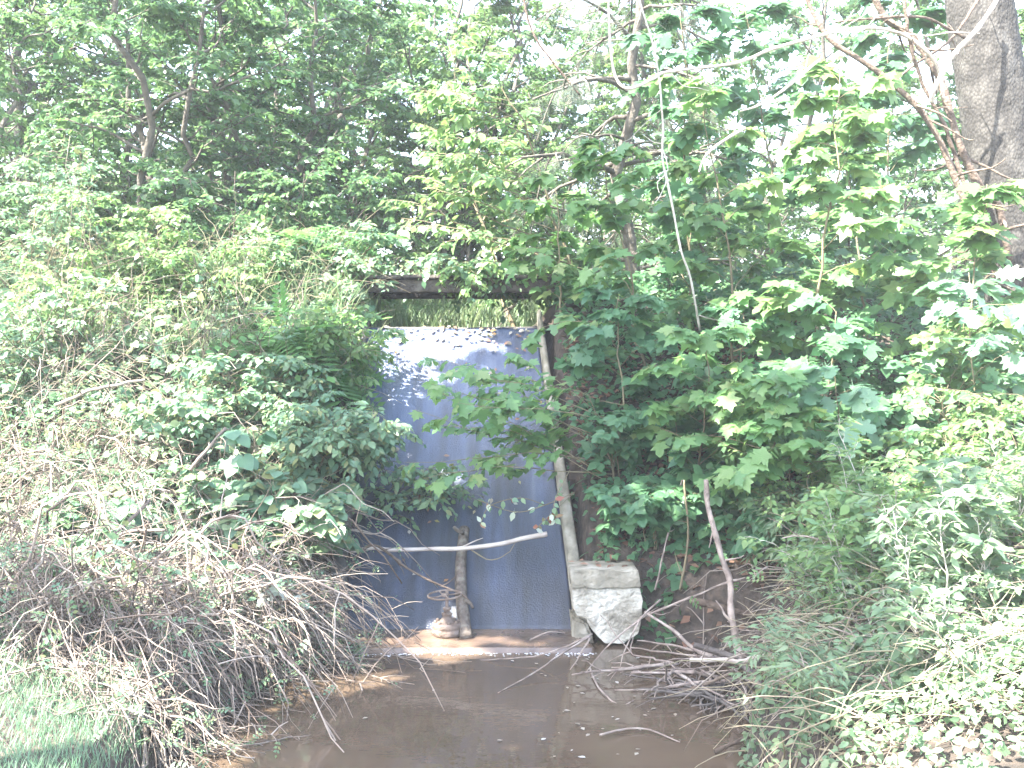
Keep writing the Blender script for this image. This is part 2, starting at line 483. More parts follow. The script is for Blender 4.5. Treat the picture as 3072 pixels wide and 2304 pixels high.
def slab_grid(nx, ny, fxyz, thick, seed, amp):
    """curved slab: top surface from fxyz(s,t), bottom below it"""
    s, t = np.meshgrid(np.linspace(0, 1, nx), np.linspace(0, 1, ny))
    top = fxyz(s, t)
    top[..., 2] += amp * vnoise(top[..., 0] * 5, top[..., 1] * 5, seed) + amp * .25 * vnoise(top[..., 0] * 11, top[..., 1] * 11, seed + 1)
    bot = top.copy(); bot[..., 2] -= thick
    V = np.concatenate([top.reshape(-1, 3), bot.reshape(-1, 3)])
    i = np.arange(nx * ny).reshape(ny, nx); j = i + nx * ny
    F = [np.stack([i[:-1, :-1], i[:-1, 1:], i[1:, 1:], i[1:, :-1]], -1).reshape(-1, 4),
         np.stack([j[:-1, :-1], j[1:, :-1], j[1:, 1:], j[:-1, 1:]], -1).reshape(-1, 4)]
    for a, b in (((i[0]), (j[0])), ((i[-1][::-1]), (j[-1][::-1])), ((i[::-1, 0]), (j[::-1, 0])), ((i[:, -1]), (j[:, -1]))):
        F.append(np.stack([a[:-1], b[:-1], b[1:], a[1:]], -1))
    return V, np.concatenate(F)

def f_chute(s, t):
    y = CB_Y + t * (CT_Y - CB_Y)
    x = chute_x(y, -1) * (1 - s) + chute_x(y, 1) * s
    return np.stack([x, y, chute_z(y)], -1)
V, F = slab_grid(70, 110, f_chute, .18, 21, .006)
at_spill(tag(link('chute_floor', new_mesh('chute_floor', V, F), M['chute'], None, True), 'wet blue-grey sloping chute floor'))
# crest sill, slightly proud
def f_crest(s, t):
    y = CT_Y + .004 + t * .5
    return np.stack([-1.245 + s * 1.47, y, np.full_like(s, CT_Z + .012) + 0 * t], -1)
V, F = slab_grid(40, 10, f_crest, .2, 23, .01)
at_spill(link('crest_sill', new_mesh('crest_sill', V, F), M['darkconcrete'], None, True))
# apron at the foot
def f_apron(s, t):
    y = 5.94 + t * (CB_Y - 5.944) + (1 - t) * .022 * vnoise(s * 9, s * 0 + 3, 27)
    x = -1.20 + s * (1.64) + (1 - t) * (s - .5) * .1
    return np.stack([x, y, .032 + .012 * t + 0 * s], -1)
V, F = slab_grid(80, 24, f_apron, .3, 25, .004)
at_spill(tag(link('apron', new_mesh('apron', V, F), M['apron'], None, True), 'wet brown apron ledge at the foot of the chute'))

def wall_part(name, side, mat, top_off, width):
    """side wall along the chute with a sloping top"""
    ys = np.linspace(6.2, 8.72, 60)
    yi = np.clip(ys, CB_Y, CT_Y)
    xin = chute_x(yi, side) + side * .003
    zt = np.minimum(chute_z(np.maximum(ys, 6.35)) + top_off, 2.24)
    rg = np.random.default_rng(5 + side)
    prof = []
    W0 = width
    for k in range(len(ys)):
        e = rg.normal(0, .006, 4)
        xi, z = xin[k], zt[k]
        width = W0 * (1.35 - .8 * k / len(ys))
        prof.append([(xi, ys[k], -.3 if ys[k] < 6.6 else chute_z(ys[k]) - .5), (xi - side * .0 + side * .0, ys[k], z - .012), (xi + side * .006, ys[k], z + e[0]),
                     (xi + side * width * .5, ys[k], z + .006 + e[1]), (xi + side * (width - .008), ys[k], z + e[2]), (xi + side * width, ys[k], z - .015), (xi + side * width, ys[k], -.3 if ys[k] < 6.6 else chute_z(ys[k]) - .5)])
    A = np.array(prof); K, m, _ = A.shape
    i = np.arange(K * m).reshape(K, m)
    F = np.stack([i[:-1, :-1], i[1:, :-1], i[1:, 1:], i[:-1, 1:]], -1).reshape(-1, 4)
    caps = []
    for r in (i[0], i[-1]):
        caps += [[r[0], r[1], r[5], r[6]], [r[1], r[2], r[3], r[3 + 1]], [r[1], r[4], r[5], r[5]]]
    caps = [c for c in caps if len(set(c)) == 4]
    F = np.concatenate([F, np.array(caps)])
    return at_spill(link(name, new_mesh(name, A.reshape(-1, 3), F), mat))
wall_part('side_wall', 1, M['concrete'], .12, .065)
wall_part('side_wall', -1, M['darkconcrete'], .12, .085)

def rough_block(name, poly, y0, y1, mat, amp, seed, bev=.018, cuts=5):
    """outline (x,z) pulled back from y0 to y1, edges knocked off"""
    bm = bmesh.new()
    vs = [bm.verts.new((x, y0, z)) for x, z in poly]
    f = bm.faces.new(vs)
    r = bmesh.ops.extrude_face_region(bm, geom=[f])
    for v in r['geom']:
        if isinstance(v, bmesh.types.BMVert):
            v.co.y = y1
    bmesh.ops.recalc_face_normals(bm, faces=bm.faces)
    bmesh.ops.bevel(bm, geom=list(bm.edges), offset=bev, segments=2, affect='EDGES', clamp_overlap=True)
    bmesh.ops.triangulate(bm, faces=bm.faces)
    for _ in range(cuts):
        long = [e for e in bm.edges if e.calc_length() > .05]
        if not long: break
        bmesh.ops.subdivide_edges(bm, edges=long, cuts=1)
        bmesh.ops.triangulate(bm, faces=bm.faces)
    bm.normal_update()
    for v in bm.verts:
        p = v.co
        d = vnoise(np.array(p.x * 14 + p.y * 5), np.array(p.z * 14 - p.y * 7), seed)
        d2 = vnoise(np.array(p.x * 40 + p.y * 15), np.array(p.z * 40 - p.y * 27), seed + 1)
        v.co += v.normal * float(amp * d + amp * .45 * d2)
    me = bpy.data.meshes.new(name)
    bm.to_mesh(me); bm.free()
    return link(name, me, mat)
def pix_poly(pts, y): return [(X(u, y), Zv(v, y)) for u, v in pts]
yb = 6.10
blk = rough_block('end_block', pix_poly([(572, 589), (640, 588), (643, 600), (641, 616), (638, 633), (624, 644), (605, 643), (592, 630), (586, 619), (576, 616), (573, 600)], yb), yb, 6.5, M['freshconcrete'], .010, 31, .004)
at_spill(tag(blk, 'pale broken concrete block ending the right wall'))
at_spill(rough_block('coping', pix_poly([(570, 570.5), (638, 570), (641, 587.5), (571.5, 588.5)], yb - .012), yb - .012, 6.42, M['concrete'], .009, 32, .005))
blk2 = rough_block('footing', pix_poly([(572, 617), (586, 622), (594, 640), (592, 668), (573, 668)], 6.16), 6.16, 6.6, M['concrete'], .008, 33)
at_spill(blk2)
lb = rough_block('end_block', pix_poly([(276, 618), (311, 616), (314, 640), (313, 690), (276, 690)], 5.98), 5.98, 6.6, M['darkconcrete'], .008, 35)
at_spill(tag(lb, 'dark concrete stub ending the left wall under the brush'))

# ------------------------------------------------------------------ footbridge over the inlet
fb = empty('footbridge', (-.5, 8.9, 2.4))
tag(fb, 'old dark timber footbridge crossing the top of the chute, half overgrown', 'footbridge')
def box_between(name, x0, x1, y0, y1, z0, z1, mat, parent, seed, amp=.006):
    o = rough_block(name, [(x0, z0), (x1, z0), (x1, z1), (x0, z1)], y0, y1, mat, amp, seed, .008, 4)
    o.parent = parent; o.matrix_parent_inverse = Matrix.Translation(parent.location).inverted()
    return o
box_between('beam', -1.75, .42, 8.78, 8.90, 2.41, 2.515, M['darkwood'], fb, 41)
box_between('beam', -1.75, .42, 9.42, 9.54, 2.41, 2.515, M['darkwood'], fb, 43)
rg = np.random.default_rng(77)
for k in range(11):
    x0 = -1.74 + k * .196
    box_between('plank', x0, x0 + .185, 8.70 + rg.uniform(-.02, .03), 9.6 + rg.uniform(-.04, .04), 2.519 + rg.uniform(0, .006), 2.553, M['darkwood'], fb, 50 + k, .003)

# ------------------------------------------------------------------ gate valve on the apron
vy = 6.22
vx = X(447, vy)
gv = empty('gate_valve', (vx, vy, .04), 0, .93)
tag(gv, 'rusty gate valve with round handwheel standing on the apron', 'valve')
def lathe(name, prof, mat, parent, sides=24):
    a = np.linspace(0, 2 * np.pi, sides, endpoint=False)
    V = np.concatenate([np.stack([r * np.cos(a), r * np.sin(a), np.full(sides, z)], -1) for r, z in prof])
    i = np.arange(len(prof) * sides).reshape(len(prof), sides)
    F = np.stack([i[:-1], np.roll(i[:-1], -1, 1), np.roll(i[1:], -1, 1), i[1:]], -1).reshape(-1, 4)
    return link(name, new_mesh(name, V, F), mat, parent)
lathe('flange', [(.001, 0), (.092, .0), (.097, .006), (.097, .038), (.094, .043), (.094, .048), (.097, .052), (.097, .078), (.09, .085), (.05, .088), (.001, .088)], M['rust'], gv, 32)
lathe('bonnet', [(.05, .086), (.045, .10), (.034, .115), (.03, .13), (.036, .135), (.036, .147), (.026, .15), (.001, .15)], M['rust'], gv)
lathe('packing_gland', [(.02, .148), (.02, .165), (.028, .168), (.028, .182), (.018, .186), (.001, .187)], M['rust'], gv)
lathe('stem', [(.011, .18), (.011, .295), (.008, .30), (.001, .30)], M['rust'], gv, 12)
for k in range(8):
    a = k * math.pi / 4 + .2
    o = lathe('bolt', [(.001, .078), (.011, .078), (.011, .098), (.006, .102), (.001, .102)], M['rust'], gv, 6)
    o.location = (.078 * math.cos(a), .078 * math.sin(a), 0)
a = np.linspace(0, 2 * np.pi, 49)
ring = np.stack([.112 * np.cos(a), .112 * np.sin(a), np.full(49, .272)], -1)
V, F = tubes(ring[None], np.full((1, 49), .0065), 8, False)
hw = link('handwheel', new_mesh('handwheel', V, F), M['rust'], gv, True)
hw.rotation_euler = (math.radians(4), math.radians(-3), 0)
o = lathe('hub', [(.001, .262), (.022, .262), (.022, .282), (.001, .282)], M['rust'], hw)
for k in range(4):
    a = k * math.pi / 2 + .4
    p = np.array([[.015 * math.cos(a), .015 * math.sin(a), .272], [.06 * math.cos(a), .06 * math.sin(a), .266], [.11 * math.cos(a), .11 * math.sin(a), .272]])
    V, F = tubes(spline(p, 6)[None], np.full((1, 6), .005), 6)
    link('spoke', new_mesh('spoke', V, F), M['rust'], hw, True)
# the apron bolt plate under it is part of the flange

# ------------------------------------------------------------------ wood lying on the spillway
def wood(name, pts, r0, r1, mat, label, cat, K=22, sides=10, wob=.08, seed=0, group=None, crook=.012, ntw=0):
    o = stick(name, pts, r0, r1, mat, None, K, sides, wob, seed, crook, ntw)
    return tag(o, label, cat, group)
lg = wood('leaning_log', [P(464.5, 529, 6.93), P(461, 560, 6.70), P(461, 590, 6.48), P(464, 620, 6.27), P(466.5, 638, 6.13)], .036, .040, M['barklog'], 'bark-covered log leaning upright against the chute beside the valve', 'log', 40, 16, .03, crook=.004)
kn = P(457, 537, 6.82)
stick('branch_stub', [P(463, 533, 6.84), P(457, 530, 6.80), P(454, 527, 6.78)], .016, .012, M['barklog'], lg, 6, 7)
stick('branch_stub', [P(465, 601, 6.36), P(470, 603, 6.33), P(473, 608, 6.30)], .015, .008, M['barklog'], lg, 6, 7)
br = wood('fallen_branch', [P(350, 552, 6.62), P(373, 548, 6.63), P(390, 550, 6.62), P(427, 549, 6.62), P(460, 548.5, 6.60), P(500, 544, 6.60), P(523, 538.5, 6.62), P(547, 534, 6.64)], .013, .017, M['bleached'], 'long pale bare branch lying level across the chute and leaning log', 'branch', 40, 8, .12, crook=.004)
stick('twig', [P(458, 549, 6.60), P(475, 541, 6.58), P(483, 538, 6.58)], .006, .002, M['bleached'], br, 8, 5)
stick('twig', [P(470, 549, 6.60), P(490, 560, 6.55), P(508, 553, 6.55), P(515, 543, 6.58)], .005, .002, M['pale'] if False else M['stem'], br, 12, 5)
wood('curved_branch', [P(352, 560, 6.55), P(373, 545, 6.58), P(396, 559, 6.50), P(403, 566, 6.46), P(427, 579, 6.40), P(445, 587, 6.42), P(461, 594, 6.38), P(472, 604, 6.33)], .010, .006, M['vinebark'], 'dark curved branch slanting down from the brush to the handwheel', 'branch', 40, 8, .15, crook=.006, ntw=3)

# foam where the apron spills into the pool
rg = np.random.default_rng(4)
def blobs(c, r, flat=.5):
    a = np.linspace(0, 2 * np.pi, 6, endpoint=False)
    ringv = np.stack([np.cos(a), np.sin(a), np.zeros(6)], -1)
    V = c[:, None, :] + np.concatenate([ringv, [[0, 0, flat]]])[None] * r[:, None, None]
    i = np.arange(len(c))[:, None, None] * 7
    F = i + np.array([[k, (k + 1) % 6, 6] for k in range(6)])[None]
    return V.reshape(-1, 3), F.reshape(-1, 3)
mfo = rough_mat('foam', [(.3, (.45, .45, .46)), (.7, (.65, .65, .66))], 9, .4, .1, 40, spec=.5)
nf = 520
fx = rg.uniform(-1.2, .5, nf); fy = 5.93 + .022 * vnoise((fx + 1.2) / 1.68 * 9, fx * 0 + 3, 27) - np.abs(rg.normal(0, .03, nf))
keep = vnoise(fx * 6, fx * 0, 12) + rg.normal(0, .5, nf) > .3
c = np.stack([fx, fy, np.full(nf, .004)], -1)[keep]
V, F = blobs(c, rg.uniform(.003, .009, len(c)))
tag(link('foam', new_mesh('foam', V, F), mfo), 'thin line of white foam below the apron edge', 'foam', kind='stuff')

#PART3
# ------------------------------------------------------------------ leaf shapes (x across, y along from the stalk, z up)
def fan_leaf(half, centre, zf):
    pts = [(0.0, half[0][1])] + [(x, y) for x, y in half[1:-1]] + [(0.0, half[-1][1])] + [(-x, y) for x, y in half[-2:0:-1]]
    V = np.array([(x, y, zf(x, y)) for x, y in pts] + [(centre[0], centre[1], zf(*centre))])
    k = len(pts)
    F = np.array([[i, (i + 1) % k, k] for i in range(k)])
    return V, F
def droop_z(d, fold):
    return lambda x, y: -d * (x * x + max(y - .25, 0) ** 2) + fold * abs(x)
MAPLE_H = [(0, 0), (.20, -.07), (.43, .00), (.33, .13), (.38, .22), (.64, .42), (.47, .44), (.44, .53), (.24, .50), (.30, .70), (.15, .73), (0, 1.0)]
MAPLE_S = [(0, 0), (.24, -.06), (.43, .0), (.32, .17), (.64, .42), (.24, .50), (.28, .72), (0, 1.0)]
OAK_H = [(0, 0), (.10, .12), (.24, .16), (.17, .27), (.36, .38), (.34, .46), (.20, .50), (.38, .66), (.33, .74), (.19, .74), (.22, .90), (0, 1.0)]
HEART_H = [(0, .08), (.22, -.04), (.42, .08), (.48, .30), (.40, .55), (.20, .82), (0, 1.0)]
T = {}
T['maple'] = fan_leaf(MAPLE_H, (0, .28), droop_z(.28, .06))
T['maple_flat'] = fan_leaf(MAPLE_H, (0, .28), droop_z(.10, .10))
T['maple_curl'] = fan_leaf(MAPLE_H, (0, .28), droop_z(.48, .12))
T['maple_s'] = fan_leaf(MAPLE_S, (0, .28), droop_z(.25, .08))
T['oak'] = fan_leaf(OAK_H, (0, .45), droop_z(.22, .12))
T['heart'] = fan_leaf(HEART_H, (0, .35), droop_z(.3, .1))
def simple_leaf(wd, fold=.12, dr=.12, mid=.42):
    V = np.array([(0, 0, 0), (wd, mid, fold * wd), (0, mid, -.02), (-wd, mid, fold * wd), (0, 1, -dr)])
    return V, np.array([[0, 1, 2], [0, 2, 3], [1, 4, 2], [2, 4, 3]])
def oval_leaf(wd, fold=.15, dr=.15):
    V = np.array([(0, 0, 0), (wd * .85, .25, fold * wd), (wd, .55, fold * wd - dr * .25), (0, 1, -dr), (-wd, .55, fold * wd - dr * .25), (-wd * .85, .25, fold * wd), (0, .45, -dr * .15)])
    return V, np.array([[i, (i + 1) % 6, 6] for i in range(6)])
T['ovate'] = oval_leaf(.27)
T['round'] = oval_leaf(.40)
T['lance'] = simple_leaf(.16)
T['simple'] = simple_leaf(.30)
def pinnate(n, ll, lw, droop=.25):
    Vs, Fs, b = [], [], 0
    for k in range(n + 1):
        y = .12 + .88 * k / n
        z = -droop * y * y
        for sd_ in ((-1, 1) if k < n else (0,)):
            L = ll * (1 - .55 * abs(k / n - .35))
            ax = np.array([sd_ * .93, .42 if sd_ else 1.0, -.18]); ax /= np.linalg.norm(ax)
            sdv = np.cross(ax, [0, 0, 1.0]); sdv /= np.linalg.norm(sdv)
            o = np.array([0, y, z])
            Vs += [o, o + ax * L * .4 + sdv * lw, o + ax * L, o + ax * L * .4 - sdv * lw]
            Fs += [[b, b + 1, b + 2], [b, b + 2, b + 3]]; b += 4
    o = len(Vs)
    Vs += [np.array([.008, 0, 0]), np.array([-.008, 0, 0]), np.array([0, 1, -droop])]
    Fs.append([o, o + 1, o + 2])
    return np.array(Vs), np.array(Fs)
T['frond'] = pinnate(9, .34, .045)
T['rose'] = pinnate(3, .42, .11, .1)
T['needles'] = pinnate(12, .2, .012, .5)
def trifol():
    V, F = oval_leaf(.36)
    out = []
    for a, L in ((0, 1), (1.15, .8), (-1.15, .8)):
        c, s_ = math.cos(a), math.sin(a)
        W = V * L
        out.append((np.stack([W[:, 0] * c + W[:, 1] * s_, -W[:, 0] * s_ + W[:, 1] * c + .15, W[:, 2]], -1), F))
    return cat_mesh(out)
T['trifol'] = trifol()
T['blade'] = (np.array([(.03, 0, 0), (-.03, 0, 0), (.022, .45, .0), (-.022, .45, .0), (.012, .8, -.10), (-.012, .8, -.10), (0, 1, -.26)]),
              np.array([[0, 1, 2], [1, 3, 2], [2, 3, 4], [3, 5, 4], [4, 5, 6]]))

def frames(ax, nr):
    ax = norm(ax)
    sx_ = norm(np.cross(ax, nr))
    nz = np.cross(sx_, ax)
    return sx_, ax, nz
def scatter(tpl, pos, ax, nr, size):
    V, F = T[tpl] if isinstance(tpl, str) else tpl
    sx_, ay, nz = frames(ax, nr)
    R = np.stack([sx_, ay, nz], 1)                       # N,3(axis),3
    out = pos[:, None, :] + np.einsum('vk,nkj->nvj', V, R) * size[:, None, None]
    Fo = (np.arange(len(pos)) * len(V))[:, None, None] + F[None]
    return out.reshape(-1, 3), Fo.reshape(-1, 3)

def bpaths(rg, o, d, L, droop, K, wob=.05):
    s = np.linspace(0, 1, K)
    d = norm(d)
    p = o[:, None, :] + d[:, None, :] * (L[:, None] * s[None])[..., None]
    p[..., 2] -= (droop * L)[:, None] * s[None] ** 2
    jit = np.cumsum(rg.normal(0, 1, p.shape), 1) * (wob * L / math.sqrt(K))[:, None, None]
    jit -= jit[:, :1]
    return p + jit
def along(paths, i, s):
    K = paths.shape[1]
    t = np.clip(s, 0, .9999) * (K - 1)
    k = t.astype(int); f = (t - k)[:, None]
    a = paths[i, k]; b = paths[i, k + 1]
    return a * (1 - f) + b * f, norm(b - a)

def grow(seed, H=1.5, nstem=1, spread=.15, lean=(0, 0), r0=.012, sdroop=.05, nb=10, t0=.3, BL=.6, elev=25, bdroop=.25, taper=.55,
         nsub=3, SL=.25, lpb=6, lps=5, lsize=.09, lvar=.3, updir=1.0, tilt=.45, bias=(-.15, -.35, 0), hang=.3, wob=.05, az=None, stem_leaf=0):
    rg = np.random.default_rng(seed)
    a = rg.uniform(0, 6.28, nstem)
    o = np.stack([.25 * spread * np.cos(a), .25 * spread * np.sin(a), np.full(nstem, -.08)], -1) * (nstem > 1) + np.array([0, 0, -.08]) * (nstem == 1)
    d = np.stack([lean[0] + spread * np.cos(a) * rg.uniform(.5, 1.2, nstem), lean[1] + spread * np.sin(a) * rg.uniform(.5, 1.2, nstem), np.ones(nstem)], -1)
    L = H * rg.uniform(.8, 1.05, nstem) if nstem > 1 else np.array([H])
    st = bpaths(rg, o, d, L, np.full(nstem, sdroop), 14, wob)
    parts = []
    rs = np.linspace(1, .22, 14)[None] * r0 * (L / L.max())[:, None]
    parts.append(tubes(st, rs, 7))
    N = nstem * nb
    i = np.repeat(np.arange(nstem), nb)
    s = t0 + (1 - t0) * (np.tile(np.arange(nb), nstem) + rg.uniform(0, 1, N)) / nb
    bo, bt = along(st, i, s)
    if az is None:
        aa = np.arange(N) * 2.4 + rg.normal(0, .4, N)
    else:
        aa = rg.normal(az[0], az[1], N)
    el = np.radians(elev + rg.normal(0, 12, N))
    bd = np.stack([np.cos(aa) * np.cos(el), np.sin(aa) * np.cos(el), np.sin(el)], -1) + .25 * bt
    bl = BL * (1 - taper * (s - t0) / (1 - t0 + 1e-6)) * rg.uniform(.65, 1.2, N)
    bp = bpaths(rg, bo, bd, bl, bdroop * rg.uniform(.5, 1.4, N), 8, wob)
    rb = r0 * .42 * (bl / max(BL, 1e-6))
    parts.append(tubes(bp, np.linspace(1, .3, 8)[None] * rb[:, None], 5 if r0 > .02 else 4))
    LP = []; LA = []
    def leafs(paths, n_per, s0, rgn):
        n_ = len(paths)
        if n_per <= 0 or n_ == 0: return
        ii = np.repeat(np.arange(n_), n_per)
        ss = s0 + (1 - s0) * (np.tile(np.arange(n_per), n_) + rgn.uniform(.1, .95, n_ * n_per)) / n_per
        p, t = along(paths, ii, ss)
        side = np.where(np.tile(np.arange(n_per), n_) % 2 == 0, 1.0, -1.0)[:, None]
        lat = norm(np.cross(t, np.array([0, 0, 1.0]) + rgn.normal(0, .15, t.shape)))
        ax = t * rgn.uniform(.2, .9, (len(p), 1)) + lat * side * rgn.uniform(.5, 1.1, (len(p), 1)) + np.array([0, 0, -hang]) + rgn.normal(0, .2, t.shape)
        LP.append(p + norm(ax) * .012); LA.append(ax)
    if nsub:
        M_ = N * nsub
        j = np.repeat(np.arange(N), nsub)
        q = .25 + .7 * (np.tile(np.arange(nsub), N) + rg.uniform(0, 1, M_)) / nsub
        so_, stt = along(bp, j, q)
        lat = norm(np.cross(stt, np.array([0, 0, 1.0])[None])) * np.where(rg.uniform(0, 1, M_) > .5, 1, -1)[:, None]
        sdr = stt * .8 + lat * rg.uniform(.4, 1.1, (M_, 1)) + rg.normal(0, .3, (M_, 3))
        sl = SL * (1 - .5 * q) * rg.uniform(.5, 1.3, M_) * np.clip(bl[j] / BL * 1.3, .4, 1.1)
        sp = bpaths(rg, so_, sdr, sl, np.full(M_, bdroop), 5, wob)
        parts.append(tubes(sp, np.linspace(1, .35, 5)[None] * np.maximum(rb[j] * .45, .0015)[:, None], 3, False))
        leafs(sp, lps, .1, rg)
    leafs(bp, lpb, .25, rg)
    if stem_leaf: leafs(st, stem_leaf, .15, rg)
    V3 = [p for p in parts if p[1].shape[1] == 4]
    sv = cat_mesh(V3)
    pos = np.concatenate(LP); ax = np.concatenate(LA)
    nr = np.array([0, 0, updir]) + np.array(bias) + rg.normal(0, tilt, pos.shape)
    size = lsize * np.clip(1 + rg.normal(0, lvar, len(pos)), .4, 1.7)
    return dict(stem=sv, pos=pos, ax=ax, nr=nr, size=size, rg=rg)

def plant(name, label, cat, x, y, tpl, lmat, smat, rz=0, group=None, individual=0, z=None, stem_name='stem', crown='crown', var=None, **kw):
    g = grow(**kw)
    if z is None: z = float(ground(np.array(x), np.array(y)))
    root = empty(name, (x, y, z), rz)
    tag(root, label, cat, group)
    link(stem_name, new_mesh(stem_name, *g['stem']), M[smat], root, True)
    n_ = len(g['pos'])
    order = g['rg'].permutation(n_)
    # the leaves nearest the viewer are objects of their own
    k = min(individual, n_)
    if k:
        c, s_ = math.cos(rz), math.sin(rz)
        wy_ = y + g['pos'][:, 0] * s_ + g['pos'][:, 1] * c
        order = np.argsort(wy_ + g['rg'].normal(0, .15, n_))
        sx_, ay, nz = frames(g['ax'], g['nr'])
        tv = var or [tpl]
        meshes = [leaf_me(t, lmat) for t in tv]
        for q in order[:k]:
            o = bpy.data.objects.new('leaf', meshes[int(g['rg'].integers(len(meshes)))])
            C.objects.link(o)
            o.parent = root
            R = np.stack([sx_[q], ay[q], nz[q]], 1) * g['size'][q]
            o.matrix_local = Matrix([[*R[0], g['pos'][q][0]], [*R[1], g['pos'][q][1]], [*R[2], g['pos'][q][2]], [0, 0, 0, 1]])
    rest = order[k:]
    if len(rest):
        V, F = scatter(tpl, g['pos'][rest], g['ax'][rest], g['nr'][rest], g['size'][rest])
        o = link(crown, new_mesh(crown, V, F), M[lmat], root)
        if k: o['kind'] = 'stuff'
    return root
_lm = {}
def leaf_me(t, lmat):
    if (t, lmat) not in _lm:
        V, F = T[t]
        pet = np.array([(.010, .02, 0), (-.010, .02, 0), (0, -.45, .10)])
        V2, F2 = cat_mesh([(V, F), (pet, np.array([[0, 1, 2]]))])
        me = new_mesh('leaf', V2, F2); me.materials.append(M[lmat]); smooth(me)
        _lm[(t, lmat)] = me
    return _lm[(t, lmat)]
def copy_plant(src, x, y, rz, sc, label, z=None):
    r = src.copy(); C.objects.link(r)
    r.location = (x, y, float(ground(np.array(x), np.array(y))) if z is None else z)
    r.rotation_euler = (0, 0, rz); r.scale = (sc, sc, sc * random.uniform(.94, 1.06))
    r['label'] = label
    for ch in src.children:
        c = ch.copy(); C.objects.link(c); c.parent = r
    return r
random.seed(3)

# ------------------------------------------------------------------ trees behind the dam
BT = dict(r0=.055, nstem=3, spread=.28, nb=20, t0=.06, BL=1.75, elev=22, bdroop=.22, taper=.5, nsub=9, SL=.75, lpb=22, lps=30, lsize=.072, hang=.35, tilt=.6, wob=.07)
GB = 'small trees growing behind the dam'
t1 = plant('background_tree', 'dark leafy small tree with forked grey trunks behind the dam, left of the bridge', 'tree', X(165, 11.2), 11.2, 'simple', 'dark', 'trunkwood', group=GB, stem_name='trunk', seed=101, H=5.2, **BT)
t2 = plant('background_tree', 'dense dark green tree directly behind the timber footbridge', 'tree', X(305, 12.6), 12.6, 'simple', 'dark', 'trunkwood', group=GB, stem_name='trunk', seed=102, H=5.6, **BT)
t3 = plant('background_tree', 'leafy green tree at the top centre leaning right toward the white sky', 'tree', X(455, 12.6), 12.6, 'simple', 'far', 'trunkwood', group=GB, stem_name='trunk', seed=103, H=6.0, lean=(.08, 0), **BT)
copy_plant(t1, X(255, 12.6), 12.6, 2.1, 1.1, 'dark tree crown at the top between the forked tree and the footbridge tree')
copy_plant(t3, X(40, 12.2), 12.2, 1.2, 1.0, 'hazy light tree in the top left corner of the picture')
copy_plant(t2, X(-60, 10.6), 10.6, 4.0, .9, 'dark tree half cut off by the left edge')
copy_plant(t3, X(625, 16.5), 16.5, 3.3, .62, 'bright green tree below the central gap of white sky')
copy_plant(t1, X(745, 14.5), 14.5, .7, 1.0, 'leafy tree behind the maple saplings, left of the right-hand sky gap')
copy_plant(t3, X(935, 13.0), 13.0, 5.0, .8, 'green tree behind the vines beside the big trunk')
copy_plant(t2, X(1060, 12.0), 12.0, 1.7, 1.05, 'dark tree at the right edge behind the big trunk')
copy_plant(t2, X(110, 14.5), 14.5, .5, 1.15, 'tall hazy tree filling the space behind the forked grey trunks')
copy_plant(t1, X(390, 14.8), 14.8, 3.9, 1.2, 'tall tree closing the gap behind the footbridge tree and the central tree')
copy_plant(t2, X(505, 16.0), 16.0, 5.1, 1.1, 'tree behind the central tree next to the gap of white sky')
copy_plant(t3, X(300, 17.0), 17.0, .3, 1.25, 'paler tree far back between the dark trees')
copy_plant(t1, X(205, 16.5), 16.5, 2.9, 1.25, 'pale tree far back behind the forked grey trunks')
copy_plant(t3, X(715, 12.4), 12.4, 2.6, .72, 'light green tree behind the thin pale crooked stem')
copy_plant(t3, X(830, 15.8), 15.8, 4.1, .66, 'light green tree low behind the right-hand sky gap')
copy_plant(t2, X(20, 15.5), 15.5, 1.9, 1.2, 'hazy tree behind the top left corner tree')
copy_plant(t3, X(575, 12.2), 12.2, 1.1, .58, 'small light tree between the central tree and the hanging spruce')
copy_plant(t2, X(500, 13.4), 13.4, 2.2, .8, 'mid green tree between the central tree and the gap of white sky')
copy_plant(t1, X(660, 13.2), 13.2, 3.2, .62, 'small tree close behind the hanging spruce sprays')
# low shrubs on the crest behind
SH = dict(r0=.02, nstem=5, spread=.5, nb=11, t0=.1, BL=.75, elev=30, bdroop=.3, taper=.4, nsub=6, SL=.35, lpb=13, lps=12, lsize=.06, tilt=.55)
GC = 'shrubs along the top of the dam'
s1 = plant('crest_shrub', 'dark rounded shrub on the crest just left of the footbridge', 'shrub', X(325, 10.2), 10.2, 'ovate', 'dark', 'trunkwood', group=GC, seed=111, H=1.35, **SH)
s2 = plant('crest_shrub', 'dark shrub filling the gap under the footbridge tree', 'shrub', X(290, 10.0), 10.4, 'simple', 'dark', 'trunkwood', group=GC, seed=112, H=1.7, **SH)
copy_plant(s1, X(210, 10.3), 10.3, 2, 1.0, 'shrub below the forked trunks of the dark tree')
copy_plant(s2, X(570, 11.6), 11.6, 4, .9, 'shrub behind the right end of the footbridge')
copy_plant(s1, X(120, 10.4), 10.4, 5, 1.05, 'shrub on the crest far left of the forked trunks')
copy_plant(s2, X(610, 10.8), 10.8, 1, 1.0, 'shrub behind the hanging spruce branches')
copy_plant(s1, X(720, 10.6), 10.6, 3, 1.1, 'shrub behind the middle maple saplings')
copy_plant(s2, X(840, 10.6), 10.6, 5.5, 1.1, 'shrub behind the tallest maple stem')
copy_plant(s1, X(20, 10.0), 10.0, .4, 1.1, 'shrub on the crest at the left edge')

